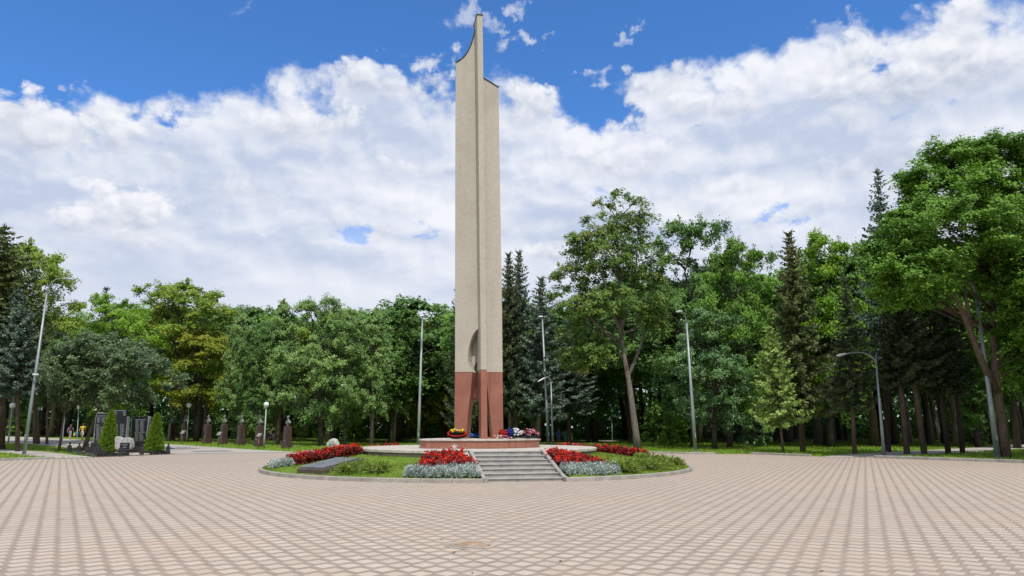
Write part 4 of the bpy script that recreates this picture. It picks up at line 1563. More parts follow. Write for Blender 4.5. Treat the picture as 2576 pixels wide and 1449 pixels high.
for cx, cy, lab in ((1000, 1022, 'black bollard at the back left corner, on the grass side'), (1137, 1037, 'black bollard left of the leaning tree trunk'), (1268, 1052, 'black bollard on the left side before the black block'),
                    (1416, 1066, 'black bollard at the front left corner beside the thuja'), (1747, 1073, 'black bollard in front of the white rough stone'), (2052, 1068, 'black bollard right of the pale entrance step'),
                    (2430, 1040, 'black bollard at the far right corner beyond the right thuja')):
    bollard(*c1(cx, cy), lab)


def stele(label, front, dist, thick, side_px, rows, ped_px):
    pts = [P(*c1(x, y), dist) for x, y in front]
    bx = sum(p.x for p in pts) / len(pts)
    root = empty('stele', (bx, dist, .11), label, 'stele', 'black memorial steles')
    o_ = Vector(root.location)
    mb = MB()
    mb.prism([p - o_ for p in pts], (0, thick, 0))
    mb.build('panel', M['black'], root, bevel=.012)
    if side_px:
        mb = MB()
        sp = [P(*c1(x, y), dist - .02) - o_ for x, y in side_px]
        mb.prism(sp, (0, thick * .9, 0))
        mb.build('rough_edge', M['rough_grey'], root)
    mb = MB()
    for (x0, y0, x1, y1, step, hgt, kind_) in rows:
        y = y0
        r2 = random.Random(int(x0 * 3 + y0))
        while y < y1:
            xx = x0
            end = x1 - (x1 - x0) * (r2.uniform(0, .35) if kind_ == 'ragged' else 0)
            while xx < end:
                wd_ = r2.uniform(7, 16)
                if kind_ == 'head':
                    wd_ = r2.uniform(14, 30)
                a_ = P(*c1(xx, y), dist - .004) - o_
                b_ = P(*c1(min(xx + wd_, end), y + hgt), dist - .004) - o_
                mb.prism([a_, Vector((b_.x, a_.y, a_.z)), b_, Vector((a_.x, a_.y, b_.z))], (0, .003, 0))
                xx += wd_ + r2.uniform(2, 4)
            y += step
    mb.build('inscription', M['letters_grey'], root)
    pp = [P(*c1(x, y), dist) - o_ for x, y in ped_px]
    mb = MB()
    x0, x1 = min(p.x for p in pp), max(p.x for p in pp)
    z1 = max(p.z for p in pp)
    mb.box(((x0 + x1) / 2, thick / 2, z1 / 2 + (z1 > .45) * .2), (x1 - x0, thick + .25, z1 - .4 * (z1 > .45)), bevel=.015)
    if z1 > .45:
        mb.box(((x0 + x1) / 2, thick / 2 - .05, .2), ((x1 - x0) * 1.25, thick + .7, .4), bevel=.015)
    mb.build('plinth', M['black_matt'], root)
    return root


stele('left black stele with a rough slanted top and a column of names', [(1366, 886), (1376, 700), (1392, 540), (1410, 476), (1545, 476), (1560, 886)], 43.4, .24,
      [(1336, 892), (1362, 892), (1374, 700), (1390, 540), (1408, 474), (1540, 474), (1510, 466), (1440, 450), (1405, 458), (1386, 520), (1372, 640), (1352, 800)],
      [(1410, 502, 1540, 511, 20, 9, 'head'), (1408, 526, 1462, 604, 8, 4, 'ragged'), (1474, 526, 1530, 604, 8, 4, 'ragged'), (1396, 628, 1440, 654, 8, 4, 'ragged'), (1400, 665, 1500, 672, 20, 8, 'head'),
       (1392, 682, 1450, 846, 8, 4, 'ragged'), (1456, 682, 1520, 846, 8, 4, 'ragged'), (1380, 852, 1480, 858, 20, 6, 'head')], [(1320, 955), (1580, 890)])
stele('tallest black stele in the middle with an engraved panel and rows of names', [(1640, 832), (1636, 418), (1828, 414), (1838, 510), (1812, 832)], 46.4, .26,
      [(1842, 515), (1852, 515), (1838, 832), (1815, 832)],
      [(1642, 424, 1825, 432, 20, 9, 'head'), (1645, 442, 1705, 496, 9, 4, 'ragged'), (1782, 442, 1825, 498, 9, 5, ''), (1668, 622, 1716, 800, 8, 4, 'ragged'), (1740, 622, 1805, 805, 8, 4, 'ragged')], [(1640, 890), (1840, 830)])
stele('right black stele with a wavy rough right edge and two columns of names', [(1940, 868), (1930, 700), (1928, 528), (2040, 516), (2142, 514), (2138, 600), (2112, 760), (2104, 868)], 45.2, .24,
      [(2144, 512), (2166, 516), (2170, 540), (2160, 600), (2148, 660), (2134, 720), (2128, 790), (2114, 830), (2116, 770), (2140, 604)],
      [(1962, 556, 2108, 564, 20, 8, 'head'), (1964, 574, 2018, 735, 8, 4, 'ragged'), (2030, 574, 2094, 735, 8, 4, 'ragged'), (1950, 746, 2100, 754, 20, 8, 'head'), (1956, 764, 2008, 862, 8, 4, 'ragged'), (2020, 764, 2088, 862, 8, 4, 'ragged')], [(1890, 980), (2115, 872)])
# engraved soldier-like grey relief of the middle stele is only a cloudy patch
# white rough stone with a dark plaque
pw = [P(*c1(x, y), 43.2) for x, y in ((1655, 1002), (1655, 800), (1690, 806), (1730, 824), (1775, 828), (1800, 818), (1850, 820), (1872, 850), (1886, 900), (1888, 950), (1876, 992), (1790, 1000))]
root = empty('rough_stone', (pw[0].x + .6, 43.2, .11), 'rough white stone holding a dark plaque in front of the steles', 'stone')
o_ = Vector(root.location)
mb = MB()
pl = [p - o_ for p in pw]
for p in pl:
    p.z = max(p.z, 0)
mb.prism(pl, (0, .55, 0))
st_ = mb.build('stone', M['white_stone'], root, bevel=.07)
mb = MB()
a_, b_ = P(*c1(1733, 990), 43.12) - o_, P(*c1(1868, 896), 43.12) - o_
mb.box(((a_.x + b_.x) / 2, a_.y + .05, (max(a_.z, .05) + b_.z) / 2), (b_.x - a_.x, .14, b_.z - max(a_.z, .05)), bevel=.01)
mb.build('plaque', M['black'], root)
mb = MB()
for i in range(3):
    zz = b_.z - .10 - .09 * i
    mb.box(((a_.x + b_.x) / 2 + .04, a_.y - .022, zz), ((b_.x - a_.x) * (.62 - .1 * i), .004, .03))
mb.build('inscription', M['letters_grey'], root)


def thuja(label, base, top, wpx, seed):
    b0 = G(*base, .11)
    rng = np.random.default_rng(seed)
    root = empty('thuja', b0, label, 'thuja', 'clipped thujas at the memorial')
    h = P(top[0], top[1], b0.y).z - b0.z
    w = wpx * px_m(b0.y) / 2
    mb = MB()
    mb.tube([(0, 0, 0), (0, 0, h * .5), (0, 0, h * .9)], [.06, .04, .01], 6)
    mb.build('trunk', M['bark_brown'], root)
    n = 9000
    t = rng.uniform(0, 1, n) ** 1.25
    rad = w * np.minimum(1, (t / .10 + .55)) * (1 - t) ** .62 * 1.05
    a = rng.uniform(0, 2 * math.pi, n)
    lump = 1 + .10 * np.sin(a * 5 + t * 31) + .08 * np.sin(a * 3 - t * 47 + seed)
    rr_ = rad * lump * rng.uniform(.72, 1.04, n)
    pos = np.stack([rr_ * np.cos(a), rr_ * np.sin(a), .05 + t * (h - .1)], axis=1)
    d = np.stack([np.cos(a) * .7, np.sin(a) * .7, np.full(n, .9)], axis=1) + rng.normal(size=(n, 3)) * .4
    obj('crown', quads_mesh('crown', blades(pos, d, rng.uniform(.08, .17, n), rng.uniform(.03, .06, n), rng), rng.uniform(0, 1, n)), M['thuja'], root)


thuja('wider green cone shaped thuja left of the white rough stone', c1(1550, 1050), c1(1598, 425), 38, 3)
thuja('green cone shaped thuja at the right end of the memorial', c1(2225, 1040), c1(2290, 470), 41, 4)

# ------------------------------------------------------------------ figures
M['skin'] = basic('skin', (0.52, 0.31, 0.22), 0.6, 0.06, 8.0)
M['skin_tan'] = basic('tanned skin', (0.42, 0.24, 0.16), 0.6, 0.06, 8.0)
M['stone_bust'] = basic('grey cast metal', (0.165, 0.168, 0.155), 0.5, 0.3, 9.0, metal=0.15)


def cloth(name, c):
    if name not in M:
        M[name] = basic(name, c, 0.85, 0.12, 14.0)
    return M[name]


def skinned(name, verts, edges, radii, mat, parent, sub=1, extra=None):
    me = bpy.data.meshes.new(name)
    me.from_pydata([tuple(v) for v in verts], edges, [])
    o = bpy.data.objects.new(name, me)
    col.objects.link(o)
    o.modifiers.new('skin', 'SKIN')
    for i, r_ in enumerate(radii):
        rr_ = r_ if isinstance(r_, tuple) else (r_, r_)
        me.skin_vertices[0].data[i].radius = rr_
    me.skin_vertices[0].data[0].use_root = True
    s_ = o.modifiers.new('sub', 'SUBSURF')
    s_.levels = s_.render_levels = sub
    dg = bpy.context.evaluated_depsgraph_get()
    dg.update()
    m2 = bpy.data.meshes.new_from_object(o.evaluated_get(dg))
    bpy.data.objects.remove(o)
    bpy.data.meshes.remove(me)
    m2.name = name
    if extra is not None:
        bm = bmesh.new()
        bm.from_mesh(m2)
        t_ = bpy.data.meshes.new('tmp')
        t_.from_pydata(extra.v, [], extra.f)
        bm.from_mesh(t_)
        bm.to_mesh(m2)
        bm.free()
        bpy.data.meshes.remove(t_)
    m2.materials.clear()
    for p in m2.polygons:
        p.use_smooth = True
    return obj(name, m2, mat, parent)


def joints(pose, step=.0, armswing=.0, elbow=0.15):
    """joint table of a 1.75 m figure facing +Y"""
    J = {}
    if pose == 'sit':
        J.update(pelvis=(0, 0, .52), waist=(0, .02, .68), chest=(0, .0, .90), neck=(0, .01, 1.06), chin=(0, .04, 1.13), head=(0, .04, 1.21), crown=(0, .03, 1.29))
        for s_, sx in (('l', -1), ('r', 1)):
            J['sh' + s_] = (sx * .18, 0, .98)
            J['el' + s_] = (sx * .23, .06, .74)
            J['wr' + s_] = (sx * .12, .28, .66)
            J['ha' + s_] = (sx * .09, .35, .65)
            J['hi' + s_] = (sx * .09, .06, .50)
            J['kn' + s_] = (sx * .12, .46, .50)
            J['an' + s_] = (sx * .12, .50 + step * (1 if sx < 0 else -.2), .09)
            J['to' + s_] = (sx * .13, .66 + step * (1 if sx < 0 else -.2), .04)
        return J
    J.update(pelvis=(0, 0, .93), waist=(0, .01, 1.10), chest=(0, .01, 1.30), neck=(0, .0, 1.47), chin=(0, .03, 1.54), head=(0, .03, 1.62), crown=(0, .02, 1.71))
    for s_, sx, ph in (('l', -1, 1), ('r', 1, -1)):
        f = step * ph
        J['hi' + s_] = (sx * .09, 0, .90)
        J['kn' + s_] = (sx * .10, .5 * f + .03, .50)
        J['an' + s_] = (sx * .10, f - (.05 if f < 0 else 0), .09 + (.05 if f < -.05 else 0))
        J['to' + s_] = (sx * .11, f + .13, .04 if f >= -.05 else .05)
        g = -armswing * ph
        J['sh' + s_] = (sx * .19, 0, 1.40)
        J['el' + s_] = (sx * .25, .45 * g - .02, 1.13)
        J['wr' + s_] = (sx * .26, g + elbow * .4, .90)
        J['ha' + s_] = (sx * .26, g + elbow * .5 + .01, .82)
    return J


def hand_fingers(mb, wr, ha, sx):
    """four bent fingers of unequal length and a thumb from the side of the palm"""
    wr, ha = Vector(wr), Vector(ha)
    d = (ha - wr).normalized()
    s_ = Vector((0, 1, 0)) - d * d.y
    s_.normalize()
    n = d.cross(s_) * sx
    for i, ln in enumerate((.066, .076, .070, .055)):
        o_ = s_ * (.028 - .019 * i)
        mb.tube([ha + o_, ha + o_ + d * ln * .5 + n * .004, ha + o_ + d * ln * .85 - n * .016], [.0095, .0085, .006], 6)
    b_ = wr.lerp(ha, .55) + s_ * .03
    mb.tube([b_, b_ + s_ * .03 + d * .025, b_ + s_ * .034 + d * .06], [.011, .010, .007], 6)


def person(label, base, face_dir, hgt, pose='walk', step=.24, swing=.18, skin='skin', top=None, legs=None, dress=None, hair=None, long_hair=False, hat=None, shoes=(0.6, 0.6, 0.6),
           sleeves=.45, leg_len=.5, group=None, extra=None):
    """facing direction in plan; clothes are children over the continuous body"""
    root = empty('person', base, label, 'person', group)
    root.rotation_euler = (0, 0, math.atan2(face_dir[1], face_dir[0]) - math.pi / 2)
    k_ = hgt / 1.75
    root.scale = (k_, k_, k_)
    J = joints(pose, step, swing)
    names = ['pelvis', 'waist', 'chest', 'neck', 'chin', 'head', 'crown']
    rad = [(.125, .10), (.115, .09), (.135, .10), (.05, .05), (.062, .066), (.078, .094), (.055, .06)]
    vs = [J[n_] for n_ in names]
    es = [(i, i + 1) for i in range(6)]
    for s_ in 'lr':
        b_ = len(vs)
        vs += [J['hi' + s_], J['kn' + s_], J['an' + s_], J['to' + s_]]
        rad += [(.085, .085), (.056, .056), (.036, .036), (.03, .034)]
        es += [(0, b_), (b_, b_ + 1), (b_ + 1, b_ + 2), (b_ + 2, b_ + 3)]
        b_ = len(vs)
        vs += [J['sh' + s_], J['el' + s_], J['wr' + s_], J['ha' + s_]]
        rad += [(.052, .052), (.040, .040), (.026, .026), (.03, .018)]
        es += [(2, b_), (b_, b_ + 1), (b_ + 1, b_ + 2), (b_ + 2, b_ + 3)]
    ex = MB()
    for s_, sx in (('l', -1), ('r', 1)):
        hand_fingers(ex, J['wr' + s_], J['ha' + s_], sx)
    hd = Vector(J['head'])
    # nose, brow, ears, eyes, mouth
    ex.tube([hd + Vector((0, .085, .025)), hd + Vector((0, .112, -.018)), hd + Vector((0, .092, -.03))], [.010, .014, .010], 6)
    for sx in (-1, 1):
        ex.ball(hd + Vector((sx * .078, -.005, .0)), .024, 8, 6, sx=.45, sy=.9, sz=1.2)
    body = skinned('body', vs, es, rad, M[skin], root, 1, ex)
    mb = MB()
    for sx in (-1, 1):
        mb.ball(hd + Vector((sx * .030, .082, .018)), .011, 8, 6, sz=.7)
    mb.ball(hd + Vector((0, .083, -.055)), .02, 8, 5, sy=.4, sz=.3)
    mb.build('face_features', cloth('dark features', (.08, .03, .025)), root)

    def L(a, b, t):
        return Vector(J[a]).lerp(Vector(J[b]), t)
    if top is not None:
        v2 = [L('pelvis', 'waist', -.1 if pose != 'sit' else .1), J['waist'], J['chest'], L('chest', 'neck', .7)]
        r2 = [(.150, .120), (.135, .108), (.152, .118), (.085, .08)]
        e2 = [(0, 1), (1, 2), (2, 3)]
        for s_ in 'lr':
            b_ = len(v2)
            v2 += [J['sh' + s_], L('sh' + s_, 'el' + s_, min(1, sleeves * 2))]
            r2 += [(.068, .068), (.062, .062)]
            e2 += [(2, b_), (b_, b_ + 1)]
            if sleeves > .5:
                v2.append(L('el' + s_, 'wr' + s_, (sleeves - .5) * 2))
                r2.append((.042, .042))
                e2.append((b_ + 1, b_ + 2))
        skinned('shirt', v2, e2, r2, top, root, 1)
    if legs is not None:
        v2 = [L('pelvis', 'waist', .25), J['pelvis']]
        r2 = [(.135, .112), (.142, .118)]
        e2 = [(0, 1)]
        for s_ in 'lr':
            b_ = len(v2)
            t = leg_len
            v2 += [J['hi' + s_], L('hi' + s_, 'kn' + s_, min(1, t * 2))]
            r2 += [(.100, .100), (.080 if t < .8 else .068,) * 2]
            e2 += [(1, b_), (b_, b_ + 1)]
            if t > .5:
                v2.append(L('kn' + s_, 'an' + s_, (t - .5) * 2))
                r2.append((.054, .054))
                e2.append((b_ + 1, b_ + 2))
        skinned('trousers' if leg_len > .8 else 'shorts', v2, e2, r2, legs, root, 1)
    if dress is not None:
        mb = MB()
        w, p = Vector(J['waist']), Vector(J['pelvis'])
        c = Vector((0, 0, 0))
        prof = [(.235, .56), (.215, .70), (.175, .92), (.135, 1.08), (.150, 1.25), (.155, 1.36), (.10, 1.43)]
        mb.lathe((0, .01, 0), prof, 18, ax=1.0, ay=.78)
        mb.build('dress', dress, root)
    if hair is not None:
        mb = MB()
        mb.ball(hd + Vector((0, -.018, .022)), .105, 14, 10, sx=.92, sy=1.02, sz=1.0)
        # keep the face free
        keep_v = [(v if v[1] < hd.y + .055 or v[2] > hd.z + .055 else (v[0] * .8, hd.y + .03, v[2])) for v in mb.v]
        mb.v = keep_v
        if long_hair:
            mb.tube([hd + Vector((0, -.06, .04)), hd + Vector((0, -.105, -.12)), hd + Vector((0, -.11, -.30)), hd + Vector((0, -.10, -.40))], [.085, .10, .09, .03], 10)
        mb.build('hair', hair, root)
    if hat is not None:
        mb = MB()
        mb.ball(hd + Vector((0, -.005, .045)), .112, 14, 9, sz=.85)
        mb.lathe(hd + Vector((0, .01, .03)), [(.10, 0), (.15, -.012), (.15, -.004), (.10, .01)], 16)
        mb.build('hat', hat, root)
    mb = MB()
    for s_ in 'lr':
        a, t = Vector(J['an' + s_]), Vector(J['to' + s_])
        mb.tube([a + Vector((0, -.05, -.035)), a + Vector((0, .02, -.03)), (a + t) / 2 + Vector((0, 0, -.012)), t + Vector((0, .02, -.005))], [.035, .046, .044, .028], 8)
    mb.build('shoes', cloth('shoes %.2f' % shoes[0], shoes), root)
    return root, J


away = (-0.25, 1.0)
pb0 = G(174.5, 1107.2)
person('long haired woman in a dark blue top and denim shorts walking away', pb0, away, 1.62, top=cloth('navy top', (.035, .05, .22)), legs=cloth('denim shorts', (.22, .35, .52)), hair=cloth('brown hair', (.14, .075, .05)),
       long_hair=True, sleeves=.05, leg_len=.28, group='family walking away', step=.22)
root = empty('hand_bag', pb0 + Vector((.42, .02, .58)), 'lime green bag in the hand of the walking woman', 'bag')
mb = MB()
mb.box((0, 0, 0), (.16, .07, .30), bevel=.02)
mb.build('body', cloth('lime bag', (.45, .62, .08)), root)
mb = MB()
mb.tube([(-.05, 0, .15), (-.04, 0, .25), (.04, 0, .25), (.05, 0, .15)], .01, 6)
mb.build('handle', cloth('lime bag', (.45, .62, .08)), root)
pc0 = G(192.3, 1107.4)
person('small child in a turquoise shirt and white hat walking between two adults', pc0, away, 1.05, top=cloth('turquoise shirt', (.05, .42, .60)), legs=cloth('blue shorts', (.05, .14, .30)), hair=cloth('fair hair', (.42, .30, .16)),
       hat=cloth('white hat', (.75, .76, .74)), sleeves=.3, leg_len=.5, group='family walking away', step=.2)
pm0 = G(205, 1107.2)
person('man in a bright yellow shirt and cream shorts walking away', pm0, away, 1.76, skin='skin_tan', top=cloth('yellow shirt', (.72, .56, .05)), legs=cloth('cream shorts', (.60, .55, .44)), hair=cloth('brown hair', (.14, .075, .05)), sleeves=.35, leg_len=.55,
       shoes=(.45, .30, .18), group='family walking away', step=.2)
# three more people walking in the wood to the right of the obelisk
tow = (-.1, -1.0)
q1 = G(1405.5, 1117.6)
person('man in a blue shirt and jeans shorts walking out of the wood', q1, tow, 1.62, skin='skin_tan', top=cloth('bright blue shirt', (.03, .13, .60)), legs=cloth('blue jeans', (.10, .20, .42)), hair=cloth('grey hair', (.30, .28, .26)),
       sleeves=.35, leg_len=.6, group='walkers at the edge of the wood', step=.2)
root = empty('hand_bag', q1 + Vector((-.46, -.05, .42)), 'small red bag in the hand of the man in blue', 'bag')
mb = MB()
mb.box((0, 0, 0), (.24, .12, .26), bevel=.03)
mb.build('body', cloth('red bag', (.60, .02, .02)), root)
mb = MB()
mb.tube([(-.06, 0, .12), (-.05, 0, .28), (.05, 0, .28), (.06, 0, .12)], .012, 6)
mb.build('handle', cloth('red bag', (.60, .02, .02)), root)
q2 = G(1421.5, 1113.4)
person('woman in a teal dress with long dark hair walking in the wood', q2, (.2, 1), 1.66, dress=cloth('teal dress', (.03, .26, .24)), hair=cloth('dark hair', (.03, .02, .018)), long_hair=True, sleeves=.2, group='walkers at the edge of the wood', step=.2)
q3 = G(1437.5, 1114.5)
person('child in a white dress running on the grass at the wood edge', q3, (1, -.3), 1.22, dress=cloth('white dress', (.72, .72, .66)), hair=cloth('fair hair', (.42, .30, .16)), long_hair=True, group='walkers at the edge of the wood', step=.34, swing=.3)

# ------------------------------------------------------------------ busts on pillars, signs, bench, boulder
M['pillar'] = granite_material('dark brown granite')
nt = M['pillar'].node_tree
for nd in nt.nodes:
    if nd.type == 'MIX':
        for s_ in (6, 7):
            if not nd.inputs[s_].is_linked:
                c_ = nd.inputs[s_].default_value
                nd.inputs[s_].default_value = (c_[0] * .25, c_[1] * .38, c_[2] * .50, 1)
M['paint_white'] = basic('white painted letters', (0.70, 0.69, 0.66), 0.7, 0.05, 9.0)
M['wood'] = basic('weathered wood', (0.22, 0.15, 0.10), 0.8, 0.25, 6.0)
M['sign'] = basic('pale information board', (0.115, 0.11, 0.09), 0.5, 0.25, 5.0)
M['rust_post'] = basic('rusty brown post', (0.21, 0.105, 0.065), 0.7, 0.2, 6.0)


def c2(cx, cy):
    return 383.33 + cx * .19842, 958.35 + cy * .19842


def bust_pillar(label, base, topy, cap=False, seed=0):
    b0 = G(*c2(*base))
    root = empty('bust_monument', b0, label, 'bust', 'busts on granite pillars', rz=R(-38))
    H = P(*c2(base[0], topy), b0.y).z - b0.z
    s = H / 2.75
    mb = MB()
    mb.box((0, 0, .25 * s), (.66 * s, .66 * s, .56 * s), bevel=.012)
    mb.build('plinth', M['pillar'], root)
    mb = MB()
    mb.box((0, 0, 1.19 * s), (.50 * s, .50 * s, 1.33 * s), taper=.96)
    mb.box((.12 * s, -.252 * s, 1.22 * s), (.05 * s, .03 * s, 1.15 * s))
    mb.build('shaft', M['pillar'], root)
    mb = MB()
    r2 = random.Random(seed)
    for i in range(5):
        mb.box((-.254 * s, r2.uniform(-.02, .02), (1.66 - .10 * i) * s), (.012, r2.uniform(.20, .36) * s, .035 * s))
    mb.box((.0, -.27 * s, .66 * s), (.05 * s, .012, .07 * s))
    mb.build('inscription', M['paint_white'], root)
    # the bust itself: one continuous skinned body, cut under the chest
    z = 1.86 * s
    J = [(0, 0, z), (0, 0, z + .10 * s), (0, -.01 * s, z + .28 * s), (0, 0, z + .42 * s), (0, -.01 * s, z + .53 * s), (0, -.04 * s, z + .62 * s), (0, -.045 * s, z + .74 * s), (0, -.03 * s, z + .84 * s)]
    rad = [(.15 * s, .12 * s), (.21 * s, .16 * s), (.30 * s, .19 * s), (.22 * s, .15 * s), (.080 * s,) * 2, (.095 * s,) * 2, (.125 * s, .14 * s), (.09 * s,) * 2]
    es = [(i, i + 1) for i in range(7)]
    for sx in (-1, 1):
        b_ = len(J)
        J += [(sx * .27 * s, 0, z + .33 * s), (sx * .33 * s, 0, z + .20 * s)]
        rad += [(.14 * s,) * 2, (.10 * s,) * 2]
        es += [(2, b_), (b_, b_ + 1)]
    ex = MB()
    hd = Vector((0, -.045 * s, z + .73 * s))
    ex.tube([hd + Vector((0, -.11, .03)) * s, hd + Vector((0, -.145, -.025)) * s, hd + Vector((0, -.115, -.04)) * s], [.013 * s, .02 * s, .012 * s], 6)
    for sx in (-1, 1):
        ex.ball(hd + Vector((sx * .10 * s, .01 * s, 0)), .03 * s, 8, 6, sx=.5)
        ex.ball(hd + Vector((sx * .04 * s, -.105 * s, .04 * s)), .024 * s, 8, 6, sz=.5)
    ex.ball(hd + Vector((0, -.10 * s, -.065 * s)), .03 * s, 8, 6, sz=.35)
    skinned('bust', J, es, rad, M['stone_bust'], root, 2, ex)
    mb = MB()
    mb.ball(hd + Vector((0, .02 * s, .05 * s)), .122 * s, 14, 10, sx=.95, sy=1.0, sz=.9)
    mb.v = [(v if v[1] < hd.y + 9 and (v[1] > hd.y - .06 * s or v[2] > hd.z + .09 * s) else (v[0] * .85, hd.y - .05 * s, v[2])) for v in mb.v]
    if cap:
        mb.lathe(hd + Vector((0, -.02 * s, .11 * s)), [(.12 * s, 0), (.155 * s, .05 * s), (.14 * s, .08 * s), (.02 * s, .10 * s)], 16)
        mb.lathe(hd + Vector((0, -.08 * s, .10 * s)), [(.10 * s, 0), (.10 * s, .012 * s)], 14)
    mb.build('cap' if cap else 'hair', M['stone_bust'], root)
    mb = MB()
    mb.lathe((0, 0, 1.84 * s), [(.13 * s, 0), (.13 * s, .03 * s), (.09 * s, .07 * s)], 14)
    mb.build('foot', M['stone_bust'], root)


bl = 'grey bust on a brown granite pillar, '
for i, (bx, by, ty, cp, lab) in enumerate(((1702, 856, 436, False, bl + 'the nearest one, right of the bench'), (1343, 836, 436, True, bl + 'wearing a cap, left of the bench lamp'), (1112, 818, 432, False, bl + 'third from the right with a yellowish sapling behind'),
                                           (893, 806, 432, False, bl + 'behind a slanted sign, fourth from the right'), (690, 796, 430, False, bl + 'standing alone right of a globe lamp'), (395, 775, 425, False, bl + 'left of a globe lamp'),
                                           (233, 766, 430, True, bl + 'in deep shade nearest to the right thuja'))):
    bust_pillar(lab, (bx, by), ty, cp, i)


def info_sign(label, foot, board):
    b0 = G(*c2(*foot))
    root = empty('information_sign', b0, label, 'sign', 'slanted signs in front of the busts')
    c = P(*c2(*board), b0.y) - b0
    k_ = px_m(b0.y) * .19842
    RT = Euler((R(58), R(0), R(-25))).to_matrix()
    mb = MB()
    mb.tube([(0, 0, -.05), (c.x * .9, 0, c.z)], [.05, .045], 8)
    mb.build('post', M['rust_post'], root)
    mb = MB()
    mb.box(c, (75 * k_, 55 * k_, .04), rot=RT, bevel=.01)
    mb.build('board', M['sign'], root)
    mb = MB()
    for i in range(5):
        mb.box(c + RT @ Vector((rnd.uniform(-.03, .03), (20 - 10 * i) * k_ * .9, .023)), (rnd.uniform(36, 58) * k_, 2.6 * k_, .004), rot=RT)
    mb.build('inscription', M['paint_white'], root)


info_sign('slanted information sign in front of the bust beside the globe lamp', (371, 795), (385, 650))
info_sign('slanted information sign in front of the fourth bust from the right', (832, 820), (848, 668))
info_sign('slanted information sign nearest to the plaza by the bench lamp', (1341, 862), (1354, 684))

bb = G(*c2(1515, 788))
bench = empty('park_bench', bb + Vector((0, .35, 0)), 'wooden park bench with two seated people behind the row of busts', 'bench', rz=R(8))
mb = MB()
for i in range(4):
    mb.box((0, -.20 + .13 * i, .45), (2.0, .11, .035), bevel=.006)
mb.build('seat', M['wood'], bench)
mb = MB()
for i in range(3):
    mb.box((0, .27 + .03 * i, .60 + .14 * i), (2.0, .03, .11), bevel=.006)
mb.build('backrest', M['wood'], bench)
for sx in (-.9, .9):
    mb = MB()
    mb.tube([(sx, -.22, 0), (sx, -.20, .43)], .025, 8)
    mb.tube([(sx, .20, 0), (sx, .22, .43), (sx, .36, .95)], .025, 8)
    mb.tube([(sx, -.2, .42), (sx, .22, .42)], .022, 8)
    mb.build('leg', M['black_matt'], bench)
person('seated person in a navy jacket and dark shorts on the bench', bb + Vector((-.28, .36, -.05)), (-.35, -1), 1.72, pose='sit', step=.25, top=cloth('navy jacket', (.022, .022, .055)), legs=cloth('dark shorts', (.05, .045, .05)),
       hair=cloth('brown hair', (.14, .075, .05)), sleeves=.9, leg_len=.5, group='people on the bench')
person('seated person in a grey shirt and grey trousers on the bench', bb + Vector((.36, .36, -.05)), (-.1, -1), 1.72, pose='sit', step=.0, top=cloth('grey striped shirt', (.16, .17, .22)), legs=cloth('grey trousers', (.30, .29, .27)),
       hair=cloth('brown hair', (.14, .075, .05)), sleeves=.85, leg_len=1.0, group='people on the bench')

# boulder with plaque
bb = G(*c2(2285, 862))
root = empty('boulder', bb, 'pale pointed boulder with a small grey plaque on the lawn', 'boulder')
kx = px_m(bb.y) * .19842
rng = np.random.default_rng(3)
bm = bmesh.new()
bmesh.ops.create_icosphere(bm, subdivisions=3, radius=1.0)
for v in bm.verts:
    a = v.co.copy()
    f = 1 + .07 * math.sin(3.1 * a.x + 1.3) * math.cos(2.7 * a.z + .4) + .05 * math.sin(5.3 * a.y + 2.2 * a.x) + rng.uniform(-.03, .03)
    pk = 1.0 - .45 * max(0, a.z)
    v.co = Vector((a.x * 88 * kx * f * pk + 6 * kx * a.z, a.y * 70 * kx * f * pk, max(-.05, (a.z * .62 + .42) * 132 * kx * f)))
me = bpy.data.meshes.new('rock')
bm.to_mesh(me)
bm.free()
M['boulder'] = basic('mossy pale boulder', (0.42, 0.42, 0.37), 0.95, 0.2, 4.0, bump=1.0, bscale=12, c2=(0.26, 0.27, 0.21))
obj('rock', me, M['boulder'], root)
mb = MB()
mb.box((0.0, -.72 * 92 * kx, 78 * kx), (64 * kx, .05, 44 * kx), rot=Euler((R(-28), R(-6), 0)).to_matrix(), bevel=.008)
mb.build('plaque', basic('dull grey plaque', (0.22, 0.23, 0.22), 0.5, 0.15, 6.0), root)

